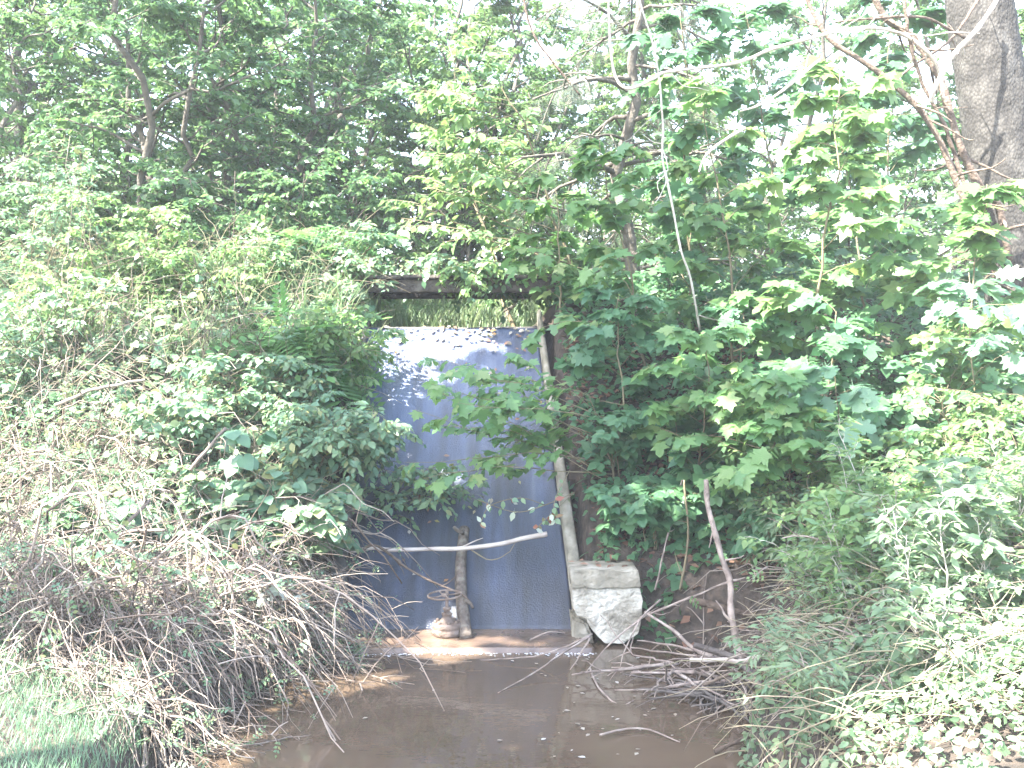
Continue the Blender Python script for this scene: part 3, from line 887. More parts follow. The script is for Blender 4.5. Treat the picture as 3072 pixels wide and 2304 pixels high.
# far trees on the meadow slope
FT = dict(BT); FT.update(lsize=.22, BL=3.0, nb=18, SL=1.2, nsub=5, lps=7, lpb=6, r0=.12)
f1 = plant('meadow_tree', 'distant tree on the meadow slope behind the left trees', 'tree', X(210, 30), 30, 'simple', 'far', 'trunkwood', group='far trees on the meadow', stem_name='trunk', seed=121, H=7.5, **FT)
copy_plant(f1, X(420, 34), 34, 2, 1.0, 'distant tree on the meadow behind the central tree')
copy_plant(f1, X(-20, 32), 32, 4, 1.1, 'distant tree on the meadow beyond the left edge')
copy_plant(f1, X(760, 36), 36, 1, .85, 'distant tree on the meadow between the two sky gaps')
copy_plant(f1, X(1000, 33), 33, 3, 1.0, 'distant tree on the meadow behind the big trunk')

# ------------------------------------------------------------------ spruce with hanging dead sprays
sp = plant('spruce_tree', 'spruce with hanging brownish needle sprays behind the thin pale stem', 'tree', X(640, 9.4), 9.5, 'needles', 'needle', 'trunkwood', stem_name='trunk', seed=131,
      H=5.5, nstem=1, r0=.07, nb=46, t0=.08, BL=1.25, elev=0, bdroop=.35, taper=.5, nsub=7, SL=.45, lpb=8, lps=5, lsize=.16, hang=1.4, tilt=.5)

# ------------------------------------------------------------------ big trunk at the right
rg = np.random.default_rng(8)
ty = 7.7
cx = spline([P(1034, 400, ty), P(1022, 290, ty), P(1006, 190, ty), P(990, 80, ty), P(979, 0, ty), P(968, -90, ty + .05), (X(950, ty), ty + .1, 6.5), (X(940, ty), ty + .2, 9.0)], 150)
ns = 56
ang = np.linspace(0, 2 * np.pi, ns, endpoint=False)
zz = cx[:, 2]
R = np.interp(zz, [1.2, 1.9, 2.6, 4.6, 9], [.36, .29, .255, .24, .17])
hh, aa = np.meshgrid(zz, ang, indexing='ij')
bark = .010 * vnoise(np.cos(aa) * 9 + hh * 1.5, np.sin(aa) * 9 + hh * 7, 61) + .007 * np.sign(vnoise(aa * 6, hh * 9, 63)) * np.abs(vnoise(aa * 9, hh * 14, 64)) + .006 * rg.normal(0, .5, hh.shape)
rad = R[:, None] * (1 + .03 * np.sin(3 * aa + hh)) + bark
V = np.stack([cx[:, None, 0] + rad * np.cos(aa), cx[:, None, 1] + rad * np.sin(aa), hh], -1).reshape(-1, 3)
i = np.arange(len(zz) * ns).reshape(len(zz), ns)
F = np.stack([i[:-1], np.roll(i[:-1], -1, 1), np.roll(i[1:], -1, 1), i[1:]], -1).reshape(-1, 4)
mb, n, out = mat_new('scaly_bark')
tc = n.nodes.new('ShaderNodeTexCoord')
mp = n.nodes.new('ShaderNodeMapping'); mp.inputs['Scale'].default_value = (1, 1, .6)
n.links.new(tc.outputs['Object'], mp.inputs[0])
vo = n.nodes.new('ShaderNodeTexVoronoi'); vo.inputs['Scale'].default_value = 60
n.links.new(mp.outputs[0], vo.inputs['Vector'])
no = n.nodes.new('ShaderNodeTexNoise'); no.inputs['Scale'].default_value = 9; no.inputs['Detail'].default_value = 7
n.links.new(mp.outputs[0], no.inputs['Vector'])
ad = n.nodes.new('ShaderNodeMath'); ad.operation = 'MULTIPLY_ADD'; ad.inputs[1].default_value = .28
n.links.new(vo.outputs['Distance'], ad.inputs[0]); n.links.new(no.outputs[0], ad.inputs[2])
r1 = ramp(n, [(.35, (.085, .081, .074)), (.55, (.055, .05, .044)), (.72, (.026, .023, .02))])
n.links.new(ad.outputs[0], r1.inputs[0])
pb = n.nodes.new('ShaderNodeBsdfPrincipled'); pb.inputs['Roughness'].default_value = .9
n.links.new(r1.outputs[0], pb.inputs['Base Color'])
bb = n.nodes.new('ShaderNodeBump'); bb.inputs['Strength'].default_value = .35; bb.inputs['Distance'].default_value = .02; bb.invert = True
n.links.new(vo.outputs['Distance'], bb.inputs['Height']); n.links.new(bb.outputs[0], pb.inputs['Normal'])
n.links.new(pb.outputs[0], out.inputs[0])
bt = empty('large_tree', (float(cx[0][0]), ty, 1.2))
tag(bt, 'large tree with thick grey scaly trunk at the upper right', 'tree')
def under(o, p):
    o.parent = p; o.matrix_parent_inverse = Matrix.Translation(p.location).inverted(); return o
under(link('trunk', new_mesh('trunk', V, F), mb, None, True), bt)
g = grow(seed=141, H=5.0, nstem=1, r0=.17, nb=24, t0=.15, BL=2.6, elev=15, bdroop=.2, nsub=6, SL=.9, lpb=8, lps=8, lsize=.14, hang=.3)
g['stem'][0][:, 2] += 5.6; g['pos'][:, 2] += 5.6
off = np.array([X(948, ty), ty + .1, 0])
under(link('limbs', new_mesh('limbs', g['stem'][0] + off, g['stem'][1]), M['trunkwood'], None, True), bt)
V, F = scatter('maple_s', g['pos'] + off, g['ax'], g['nr'], g['size'])
under(link('crown', new_mesh('crown', V, F), M['maple']), bt)

# vines and dead limbs around the trunk
def vine(name, pts, r0, r1, mat, label, cat='vine', K=30, grp=None, sides=8):
    return wood(name, [P(*p) for p in pts], r0 * .8, r1 * .8, M[mat], label, cat, int(K * 1.6), sides, .16, 3, grp, .014 if len(pts) < 9 else .006, 0 if name == 'bare_twig' else (9 if len(pts) > 8 else 4))
vine('woody_vine', [(866, -20, 7.3), (885, 18, 7.3), (911, 36, 7.3), (938, 72, 7.25), (949, 108, 7.2), (963, 154, 7.2), (981, 190, 7.2), (998, 206, 7.25), (1010, 260, 7.3)], .030, .036, 'vinebark', 'thick brown vine twisting down against the front of the big trunk')
vine('woody_vine', [(806, -10, 7.2), (811, 11, 7.2), (829, 40, 7.15), (862, 61, 7.1), (893, 83, 7.1), (920, 108, 7.1), (941, 145, 7.1), (956, 184, 7.1), (974, 224, 7.1), (992, 257, 7.15), (1000, 300, 7.2)], .018, .034, 'vinebark', 'long brown vine slanting from the right-hand sky gap to the trunk foot')
vine('woody_vine', [(902, -20, 7.0), (905, 15, 7.0), (909, 33, 7.0), (918, 67, 7.05), (930, 100, 7.1), (945, 130, 7.12), (958, 165, 7.15), (985, 240, 7.15)], .016, .02, 'vinebark', 'straight brown vine left of the trunk crossing the arched limb')
vine('dead_limb', [(1005, -14, 6.9), (997, 0, 6.9), (977, 28, 6.9), (956, 52, 6.9), (944, 72, 6.95), (934, 89, 7.0), (931, 102, 7.05)], .018, .022, 'bleached', 'pale broken limb slanting across the front of the big trunk', 'branch')
vine('arched_limb', [(608, -20, 6.5), (609, 10, 6.5), (610.5, 48, 6.5), (616, 77, 6.5), (629, 90, 6.5), (653, 79, 6.55), (667, 72, 6.6), (734, 63, 6.65), (775, 48, 6.7), (829, 32.5, 6.8), (871, 28, 6.9), (902, 35, 7.0), (925, 51, 7.0), (938, 69, 7.05), (944, 100, 7.1)], .010, .017, 'bleached', 'long pale vine hanging from the top in a hook, then arching right to the trunk', 'vine', 70)
vine('pale_sapling', [(637, -20, 6.9), (640, 3, 6.9), (653, 45, 6.9), (659, 80, 6.9), (663, 129, 6.9), (663, 160, 6.9), (669, 190, 6.9), (681, 250, 6.9), (690, 277, 6.95), (700, 330, 7.1)], .008, .011, 'palestem', 'thin pale crooked stem rising right of the hanging spruce', 'sapling', 40)
vine('dead_twig', [(740, 111, 6.6), (765, 103, 6.6), (790, 84, 6.7), (820, 60, 6.8)], .006, .014, 'bleached', 'pale dead twig below the arched vine', 'branch', 20)
vine('dead_twig', [(699, 172, 6.4), (706, 155, 6.4), (722, 142, 6.45), (745, 128, 6.5)], .006, .013, 'bleached', 'short bleached dead twig curving down among the maple leaves', 'branch', 20)
vine('dead_twig', [(835, 22, 7.0), (880, 18, 7.0), (925, 18, 7.1), (965, 38, 7.2)], .008, .015, 'vinebark', 'thin brown limb reaching left from the big trunk near the top', 'branch', 20)
vine('dead_twig', [(893, 82, 7.2), (915, 65, 7.2), (950, 40, 7.2), (975, 5, 7.25), (985, -15, 7.3)], .011, .016, 'vinebark', 'brown limb crossing behind the pale broken limb', 'branch', 20)
vine('hanging_vine', [(522, -10, 8.5), (528, 20, 8.5), (540, 45, 8.5), (555, 65, 8.5), (580, 95, 8.5)], .012, .012, 'vinebark', 'brown vine hanging at the top centre left of the sky gap', 'vine', 20)
#PART4
# ------------------------------------------------------------------ maple saplings on the right bank
MV = ['maple', 'maple_flat', 'maple_curl', 'maple']
MP = dict(nstem=1, wob=.035, elev=22, bdroop=.28, hang=.45, tilt=.33, bias=(-.15, -.30, 0), lvar=.28, individual=150, var=MV, group='maple saplings on the right bank')
def maple(label, u, y, seed, **kw):
    d = dict(MP); d.update(kw)
    return plant('maple_sapling', label, 'sapling', X(u, y), y, 'maple_s', d.pop('lmat', 'maple'), d.pop('smat', 'stem'), seed=seed, **d)
maple('tallest maple sapling with a straight tan stem left of the big trunk', 802, 6.9, 201, H=2.9, r0=.015, nb=20, t0=.22, BL=.75, nsub=3, SL=.3, lpb=9, lps=6, lsize=.12, individual=260)
maple('maple sapling behind and left of the tallest straight stem', 735, 7.4, 202, H=2.5, r0=.013, nb=18, t0=.15, BL=.75, nsub=3, SL=.3, lpb=9, lps=6, lsize=.115, individual=200)
maple('maple sapling leaning left over the top right corner of the chute', 648, 7.7, 203, H=2.0, lean=(-.22, 0), r0=.012, nb=18, t0=.05, BL=.75, nsub=3, SL=.3, lpb=9, lps=6, lsize=.105, individual=240)
maple('low maple spreading its leafy branches left across the middle of the chute', 622, 6.8, 204, H=.85, lean=(-.1, -.05), r0=.010, nb=16, t0=.15, BL=1.4, taper=.2, az=(math.pi + .1, .4), elev=6, bdroop=.15, nsub=4, SL=.34, lpb=8, lps=5, lsize=.085, individual=260)
maple('maple sapling with sunlit leaves right of the broken wall', 690, 6.5, 205, H=1.35, r0=.011, nb=14, t0=.3, BL=.62, nsub=3, SL=.28, lpb=9, lps=6, lsize=.10, individual=260)
maple('low maple with bright layered leaves hanging over the dark right bank', 752, 6.1, 206, H=1.25, r0=.011, nb=14, t0=.42, BL=.65, az=(math.pi * 1.1, 1.2), nsub=3, SL=.28, lpb=9, lps=6, lsize=.10, individual=260)
maple('maple sapling between the tallest stem and the big trunk', 868, 7.3, 207, H=2.6, r0=.012, nb=18, t0=.18, BL=.72, nsub=3, SL=.3, lpb=9, lps=6, lsize=.12, individual=180)
maple('maple sapling in front of the foot of the big trunk', 935, 6.7, 208, H=1.9, r0=.011, nb=14, t0=.2, BL=.6, nsub=3, SL=.3, lpb=9, lps=6, lsize=.12, individual=160)
maple('maple sapling beside the right end of the footbridge', 562, 8.35, 209, H=1.35, r0=.011, nb=16, t0=.08, BL=.7, nsub=3, SL=.3, lpb=7, lps=5, lsize=.095, individual=100)
maple('slender maple behind the hanging spruce sprays', 690, 8.5, 210, H=2.7, r0=.013, nb=20, t0=.05, BL=.8, nsub=4, SL=.35, lpb=9, lps=6, lsize=.105, lmat='maple_shaded', individual=60)
maple('slender maple deep in shade behind the middle saplings', 780, 8.4, 211, H=2.9, r0=.013, nb=20, t0=.05, BL=.85, nsub=4, SL=.35, lpb=9, lps=6, lsize=.11, lmat='maple_shaded', individual=60)
maple('shaded maple behind the vines left of the trunk foot', 880, 8.4, 212, H=2.8, r0=.013, nb=20, t0=.05, BL=.8, nsub=4, SL=.35, lpb=9, lps=6, lsize=.11, lmat='maple_shaded', individual=60)
maple('shaded low maple just right of the chute wall', 628, 7.2, 213, H=1.2, r0=.011, nb=14, t0=.2, BL=.6, nsub=3, SL=.3, lpb=9, lps=6, lsize=.10, lmat='maple_shaded', individual=120)
maple('shaded maple under the sunlit leaves on the right bank', 725, 6.8, 214, H=1.2, r0=.011, nb=15, t0=.1, BL=.65, nsub=3, SL=.3, lpb=9, lps=6, lsize=.10, lmat='maple_shaded', individual=120)
maple('shaded maple below the tallest straight stem', 812, 6.5, 215, H=1.3, r0=.011, nb=15, t0=.1, BL=.65, nsub=3, SL=.3, lpb=9, lps=6, lsize=.10, lmat='maple_shaded', individual=120)

# beech-like sapling reaching left over the crest
plant('beech_sapling', 'sapling with level sprays of oval leaves reaching left above the footbridge', 'sapling', X(590, 9.0), 9.0, 'ovate', 'small', 'stem', seed=221, H=2.3, lean=(-.25, 0), r0=.02, nb=22, t0=.2, BL=1.5, az=(math.pi, .6), elev=8, bdroop=.12, taper=.45, nsub=5, SL=.4, lpb=12, lps=9, lsize=.085, hang=.5, tilt=.3)
plant('beech_sapling', 'oval-leaved sapling in front of the central dark tree', 'sapling', X(520, 10.2), 10.2, 'ovate', 'small', 'stem', seed=222, H=3.4, lean=(-.08, 0), r0=.025, nb=26, t0=.2, BL=1.2, elev=15, bdroop=.15, nsub=5, SL=.5, lpb=12, lps=10, lsize=.085, hang=.5, tilt=.4)
# oak sprout
plant('oak_seedling', 'oak seedling with large lobed blue-green leaves among the maples', 'seedling', X(850, 5.9), 5.9, 'oak', 'oak', 'stem', seed=231, H=1.25, nstem=1, r0=.008, nb=8, t0=.55, BL=.42, elev=18, nsub=1, SL=.15, lpb=5, lps=3, lsize=.14, individual=80, hang=.5, tilt=.3, group='oak seedlings')
plant('oak_seedling', 'oak seedling with lobed leaves low at the foot of the big trunk', 'seedling', X(985, 6.0), 6.0, 'oak', 'oak', 'stem', seed=232, H=1.7, nstem=1, r0=.008, nb=10, t0=.5, BL=.45, elev=18, nsub=1, SL=.15, lpb=5, lps=3, lsize=.14, individual=80, hang=.5, tilt=.3, group='oak seedlings')

# ------------------------------------------------------------------ oval-leaved shrubs on the right
RS = dict(nstem=7, spread=.55, r0=.009, nb=9, t0=.15, BL=.5, elev=30, bdroop=.35, taper=.3, nsub=4, SL=.22, lpb=8, lps=7, lsize=.045, tilt=.4, bias=(-.2, -.4, 0), sdroop=.15)
GR = 'honeysuckle shrubs on the right bank'
def rshrub(label, u, y, seed, H, tpl='ovate', lm='small', **kw):
    d = dict(RS); d.update(kw)
    return plant('honeysuckle_shrub', label, 'shrub', X(u, y), y, tpl, lm, 'stem', group=GR, seed=seed, H=H, **d)
rshrub('round-leaved shrub below the oak seedling, right of the dark hollow', 900, 5.7, 301, .95, 'round')
rshrub('shrub with small oval leaves at the right edge below the big trunk', 1000, 5.9, 302, 1.15)
rshrub('shrub with fine yellow-green leaves around the dark hollow in the right bank', 860, 5.7, 303, .85, lsize=.038)
rshrub('shrub with drooping small leaves above the driftwood', 862, 5.45, 304, .75, 'ovate', 'small', lsize=.042)
rshrub('pale grey-green bush standing over the dead upright stem', 812, 5.75, 305, .62, 'lance', 'pale', lsize=.05, spread=.3, BL=.3)
rshrub('sprawling shrub at the right edge halfway down the picture', 985, 5.2, 306, .85, 'ovate', 'small')
rshrub('leafy shrub in the middle of the right bank under the oak seedling', 905, 5.1, 307, .7, 'round', 'small', lsize=.04)
rshrub('taller shrub behind the dark hollow', 890, 6.4, 308, 1.0, 'round', 'maple_shaded', lsize=.07)
rshrub('shrub in front of the trunk foot at the right edge', 1015, 6.6, 309, 1.2, 'round', 'small', lsize=.06)
# weeds and sticks at the lower right
WD = dict(nstem=12, spread=.6, r0=.004, nb=6, t0=.2, BL=.22, elev=35, bdroop=.3, taper=.3, nsub=2, SL=.12, lpb=7, lps=5, lsize=.04, tilt=.4, bias=(-.2, -.4, 0), sdroop=.2, stem_leaf=6)
GW = 'pale weeds at the lower right'
for k, (lab, u, y, H, tp, lm) in enumerate([
        ('pale weed clump at the water edge below the driftwood', 812, 4.2, .34, 'lance', 'pale'),
        ('sparse weed with tiny leaf sprays standing in the shallow water edge', 705, 4.35, .42, 'round', 'pale'),
        ('pale weed clump right of the dark driftwood log', 860, 4.6, .5, 'lance', 'pale'),
        ('weedy clump in the bottom right corner', 985, 3.75, .5, 'ovate', 'pale'),
        ('bleached weed clump at the bottom edge right of the water', 845, 3.85, .38, 'lance', 'pale'),
        ('weed clump at the right edge among dry stalks', 1000, 4.4, .6, 'ovate', 'small'),
        ('weed clump with upright pale stems near the lower right middle', 930, 4.5, .55, 'lance', 'pale'),
        ('low pale weeds between the bottom edge and the dry stalks', 915, 3.9, .4, 'ovate', 'pale'),
        ('silvery weed clump below the grey-green bush', 890, 4.9, .5, 'lance', 'pale'),
        ('leafy weed clump at the centre of the lower right bank', 870, 4.95, .6, 'ovate', 'small')]):
    d = dict(WD)
    if k == 1: d.update(nstem=6, nb=5)
    plant('weed_clump', lab, 'weed', X(u, y), y, tp, lm, 'palestem' if k % 2 else 'stem', group=GW, seed=330 + k, H=H, **d)

# undergrowth in the shade of the right bank
US = dict(nstem=6, spread=.5, r0=.005, nb=6, t0=.3, BL=.25, elev=30, bdroop=.3, taper=.3, nsub=2, SL=.1, lpb=4, lps=3, lsize=.075, tilt=.35, bias=(-.1, -.45, 0))
for k, (lab, u, y, H) in enumerate([
        ('three-leaved undergrowth plant above the broken concrete block', 655, 6.5, .45),
        ('three-leaved plant right of the block, beside the dead upright stem', 700, 6.45, .4),
        ('three-leaved plant under the low bright maple', 790, 6.0, .5),
        ('three-leaved plant tucked against the chute wall', 612, 7.0, .45),
        ('three-leaved plant in the shade left of the grey-green bush', 765, 6.3, .4),
        ('three-leaved plant high on the bank behind the block', 670, 7.0, .5),
        ('three-leaved plant at the back of the shaded right bank', 730, 6.5, .5)]):
    plant('undergrowth_plant', lab, 'plant', X(u, y), y, 'trifol', 'maple_shaded', 'stem', group='three-leaved plants in the shade', seed=350 + k, H=H, **US)

# ------------------------------------------------------------------ creepers that cover the banks (one mass, not countable)
def creeper(name, label, xr, yr, n_, tpl, lm, hmax, size, seed, keep=None, top=.5):
    rg = np.random.default_rng(seed)
    x = rg.uniform(*xr, n_); y = rg.uniform(*yr, n_)
    m = pool_sd(x, y) > .04
    m &= ~((x > chute_x(np.clip(y, CB_Y, CT_Y), -1) - .05) & (x < chute_x(np.clip(y, CB_Y, CT_Y), 1) + .10) & (y > 5.9) & (y < 11))
    if keep is not None: m &= keep(x, y)
    m &= np.abs(X(512, 1) + x / y) < .62
    x, y = x[m], y[m]
    lump = np.clip(.5 + .6 * vnoise(x * 1.6, y * 1.6, seed + 1), .05, 1.2)
    t_ = rg.uniform(0, 1, len(x)) ** top
    z = ground(x, y) + .02 + hmax * lump * t_
    pos = np.stack([x, y, z], -1)
    az_ = rg.uniform(0, 6.28, len(x))
    ax = np.stack([np.cos(az_), np.sin(az_) - .3, -.35 + rg.normal(0, .3, len(x))], -1)
    nr = np.array([-.15, -.5, 1.0]) + rg.normal(0, .45, pos.shape)
    V, F = scatter(tpl, pos, ax, nr, size * np.clip(1 + rg.normal(0, .3, len(x)), .4, 1.8))
    o = link(name, new_mesh(name, V, F), M[lm])
    tag(o, label, 'creeper', kind='stuff')
    return o
creeper('creeper_leaves', 'small-leaved creeper covering the left dam slope', (-5.6, -1.15), (6.3, 9.6), 24000, 'ovate', 'creeper', .55, .046, 401)
creeper('creeper_leaves', 'broad ivy leaves scattered through the left slope creeper', (-5.2, -1.2), (5.9, 9.4), 2200, 'heart', 'creeper', .7, .07, 402)
creeper('creeper_leaves', 'dark low ground cover under the maples on the right bank', (.4, 4.8), (6.2, 9.6), 12000, 'ovate', 'maple_shaded', .4, .065, 403)
creeper('creeper_leaves', 'small-leaved ground cover on the lower right bank', (.9, 3.6), (3.2, 6.4), 8000, 'ovate', 'pale', .26, .033, 404, lambda x, y: x / y > np.where(y > 4.5, .27, .21))
creeper('creeper_leaves', 'leafy ground cover on the dam crest around the bridge', (-5.5, 5.0), (8.75, 11.5), 14000, 'simple', 'small', .5, .065, 405)

# grass
def grass(name, label, xr, yr, n_, hmin, hmax, lm, seed, keep=None, wid=1.0):
    rg = np.random.default_rng(seed)
    x = rg.uniform(*xr, n_); y = rg.uniform(*yr, n_)
    m = pool_sd(x, y) > .05
    if keep is not None: m &= keep(x, y)
    x, y = x[m], y[m]
    pos = np.stack([x, y, ground(x, y) - .01], -1)
    az_ = rg.uniform(0, 6.28, len(x))
    ax = np.stack([.35 * np.cos(az_), .35 * np.sin(az_), np.ones(len(x))], -1)
    nr = np.stack([-np.cos(az_), -np.sin(az_), np.full(len(x), .3)], -1)
    tp = T['blade']; tp = (tp[0] * np.array([wid, 1, 1]), tp[1])
    V, F = scatter(tp, pos, ax, nr, rg.uniform(hmin, hmax, len(x)))
    return tag(link(name, new_mesh(name, V, F), M[lm]), label, 'grass', kind='stuff')
grass('grass', 'bright grass beyond the spillway inlet', (-1.3, .9), (10.3, 14), 9000, .10, .34, 'grass', 421)
grass('grass', 'long grass on the left crest of the dam', (-3.4, -1.2), (7.6, 9.4), 2600, .25, .6, 'grass', 422, lambda x, y: vnoise(x * 1.3, y * 1.3, 6) > -.25, .5)
grass('grass', 'lawn in the bottom left corner', (-3.2, -1.45), (3.2, 5.1), 24000, .03, .08, 'lawn', 423, lambda x, y: x < -1.45 - .45 * (y - 4.0))
grass('meadow_grass', 'sunlit meadow grass beyond the trees', (-22, 22), (13, 45), 26000, .3, .8, 'grass', 424, None, 1.2)
rg = np.random.default_rng(425)
n_ = 1500
x = rg.uniform(.9, 3.2, n_); y = rg.uniform(3.2, 5.6, n_)
m = (pool_sd(x, y) > .02) & (x / y > np.where(y > 4.5, .27, .2)); x, y = x[m], y[m]; n_ = len(x)
o = np.stack([x, y, ground(x, y) + rg.uniform(0, .25, n_)], -1)
a = rg.uniform(0, 6.28, n_)
d = np.stack([np.cos(a), np.sin(a), rg.normal(.25, .45, n_)], -1)
p = bpaths(rg, o, d, rg.uniform(.15, .55, n_), np.full(n_, .25), 5, .05)
p[..., 2] = np.maximum(p[..., 2], ground(p[..., 0], p[..., 1]) + .01)
V, F = tubes(p, np.linspace(1, .4, 5)[None] * rg.uniform(.0015, .004, n_)[:, None], 4, False)
tag(link('dry_stalks', new_mesh('dry_stalks', V, F), M['straw']), 'dry straw stalks lying through the lower right weeds', 'straw', kind='stuff')

# ------------------------------------------------------------------ plants on the left slope
LS = dict(nstem=7, spread=.5, r0=.007, nb=10, t0=.15, BL=.42, elev=30, bdroop=.35, taper=.3, nsub=5, SL=.2, lpb=9, lps=7, lsize=.05, tilt=.4, bias=(-.1, -.45, 0), sdroop=.15)
GL = 'leafy shrubs on the left slope'
for k, (lab, u, y, H, tp, lm, kw) in enumerate([
        ('leafy vine clump spilling over the left edge of the chute', 315, 7.0, .58, 'ovate', 'creeper', dict(lean=(.2, -.05), lsize=.05)),
        ('vine clump hanging above the pale fallen branch', 300, 6.85, .7, 'ovate', 'creeper', dict(lean=(.4, 0), lsize=.055, t0=.4, spread=.35)),
        ('leafy clump beside the upper left edge of the chute', 322, 7.7, .7, 'ovate', 'small', dict(lean=(.1, 0))),
        ('shrub left of the fern in the middle of the left slope', 255, 7.3, .75, 'ovate', 'creeper', {}),
        ('small-leaved shrub on the mid left slope above the dead brush', 190, 6.9, .7, 'round', 'creeper', {}),
        ('tall leafy weed at the left edge above the dead brush', 40, 7.2, 1.3, 'ovate', 'creeper', dict(spread=.3)),
        ('tall leafy weed beside the grass on the left crest', 130, 8.3, 1.3, 'simple', 'small', dict(spread=.35)),
        ('tall weed near the top left edge', 30, 8.6, 1.7, 'simple', 'creeper', dict(spread=.35)),
        ('shrub in front of the long grass on the crest', 215, 8.4, .9, 'ovate', 'small', {}),
        ('leafy shrub left of the footbridge end', 320, 8.7, .75, 'ovate', 'creeper', {}),
        ('shrub low on the left slope just above the cane tangle', 270, 6.4, .55, 'heart', 'creeper', dict(lsize=.065, lean=(.1, -.1))),
        ('vine shrub at the left edge halfway down', 70, 6.2, .6, 'heart', 'creeper', dict(lsize=.07)),
        ('leafy shrub between the two tall weeds on the left', 95, 7.8, 1.0, 'ovate', 'small', {})]):
    d = dict(LS); d.update(kw)
    plant('slope_shrub', lab, 'shrub', X(u, y), y, tp, lm, 'stem', group=GL, seed=501 + k, H=H, **d)
# ferny sumac sprouts
for k, (lab, u, y, H) in enumerate([
        ('ferny sumac sprout with arching leaflets left of the footbridge', 283, 7.7, .65),
        ('low ferny sprout by the upper left corner of the chute', 305, 7.6, .4),
        ('ferny sumac sprout on the crest in front of the dark shrubs', 325, 9.1, .8)]):
    plant('sumac_sprout', lab, 'plant', X(u, y), y, 'frond', 'fern', 'stem', group='ferny sumac sprouts', seed=531 + k, H=H, nstem=4, spread=.4, r0=.008, nb=6, t0=.45, BL=.12, elev=35, nsub=0, lpb=2, lps=0, lsize=.42, hang=.35, tilt=.3)
# big-leaved grape vine hanging left of the chute
plant('grape_vine', 'grape vine with large heart-shaped leaves hanging left of the chute', 'vine', X(275, 6.6), 6.6, 'heart', 'oak', 'stem', seed=541, H=.75, nstem=4, spread=.5, r0=.006, nb=5, t0=.3, BL=.35, elev=20, nsub=1, SL=.15, lpb=4, lps=2, lsize=.10, individual=90, hang=.8, tilt=.35, bias=(-.1, -.7, 0))

# ------------------------------------------------------------------ dead arching cane tangles
def canes(label,  u, y, seed, n_, az, azs, L, el=(30, 85), dr=(.55, 1.15), rb=.38, rr=.0045, lv=10, z=None, group='dead cane tangles on the left bank', lm='creeper', cm='cane', twigs=3, nm='dead_brush'):
    rg = np.random.default_rng(seed)
    x = X(u, y)
    z0 = float(ground(np.array(x), np.array(y))) if z is None else z
    root = empty(nm, (x, y, z0))
    tag(root, label, 'brush', group)
    a = rg.uniform(0, 6.28, n_); q = rb * np.sqrt(rg.uniform(0, 1, n_))
    ox, oy = q * np.cos(a), q * np.sin(a)
    oz = np.maximum(ground(x + ox, y + oy), -.1) - z0 - .03
    o = np.stack([ox, oy, oz], -1)
    aa = rg.normal(az, azs, n_); e = np.radians(rg.uniform(*el, n_))
    d = np.stack([np.cos(aa) * np.cos(e), np.sin(aa) * np.cos(e), np.sin(e)], -1)
    LL = 1.2 * L * rg.uniform(.4, 1.3, n_)
    p = bpaths(rg, o, d, LL, rg.uniform(*dr, n_), 11, .07)
    gz = np.maximum(ground(x + p[..., 0], y + p[..., 1]), 0.0) - z0
    p[..., 2] = np.maximum(p[..., 2], gz + .01 + rg.uniform(0, .05, (n_, 1)))
    r = np.linspace(1, .35, 11)[None] * (rr * rg.uniform(.55, 1.5, n_))[:, None]
    parts = [tubes(p, r, 4)]
    # side twigs
    m_ = n_ * twigs
    i_ = rg.integers(0, n_, m_)
    so_, stt = along(p, i_, rg.uniform(.3, .9, m_))
    sd2 = stt * .8 + rg.normal(0, .55, (m_, 3)) + np.array([0, 0, -.15])
    sp2 = bpaths(rg, so_, sd2, rg.uniform(.10, .35, m_) * L, np.full(m_, .25), 5, .05)
    parts.append(tubes(sp2, np.linspace(1, .4, 5)[None] * (rr * .5), 4, False))
    link('canes', new_mesh('canes', *cat_mesh(parts)), M[cm], root, True)
    if lv:
        k_ = n_ * lv // 10
        i_ = rg.integers(0, n_, k_)
        pp, t_ = along(p, i_, rg.uniform(.2, .95, k_))
        V, F = scatter('rose', pp, t_ * .4 + rg.normal(0, .7, pp.shape), np.array([-.1, -.4, 1.0]) + rg.normal(0, .4, pp.shape), rg.uniform(.045, .09, k_))
        link('leaves', new_mesh('leaves', V, F), M[lm], root)
    return root
canes('largest tangle of dead arching canes in the middle of the left bank', 215, 5.75, 601, 210, -.55, .8, 1.05)
canes('dead canes drooping into the left edge of the pool', 120, 4.95, 602, 130, -.35, .65, .85, rb=.25)
canes('dead cane tangle hanging down in the lower left corner above the lawn', 60, 5.0, 603, 190, -.9, .6, 1.1)
canes('dead cane tangle at the left edge halfway up', 20, 5.9, 604, 190, -.5, .8, 1.2, lv=14)
canes('dead canes leaning right under the hanging vine clump', 275, 6.05, 605, 120, -.5, .7, .6, rb=.25, lv=16)
canes('grey dead canes mixed with creeper on the mid left slope', 110, 6.6, 606, 170, -.6, .9, 1.1, lv=22)
canes('dead cane thatch below the grape vine', 240, 6.4, 607, 170, -.7, .9, .9, lv=18)
canes('sparse dead canes rising through the creeper high on the left slope', 60, 7.4, 608, 60, -.3, 1.4, 1.3, el=(40, 85), dr=(.1, .6), lv=20)
canes('sparse dead canes among the shrubs left of the fern', 230, 7.6, 609, 50, -.3, 1.4, 1.1, el=(40, 85), dr=(.1, .6), lv=20)
canes('thin canes sweeping out over the apron from the left', 280, 5.75, 610, 70, -.25, .5, .42, rb=.2, el=(0, 35), lv=14)
canes('dead cane heap behind the bottom left lawn', 110, 5.35, 611, 170, -.6, .7, .95)
GRC = 'dead cane tangles on the right bank'
canes('dry cane tangle in the dark hollow of the right bank', 880, 5.5, 620, 70, 3.6, 1.2, .7, group=GRC, lv=4, lm='small')
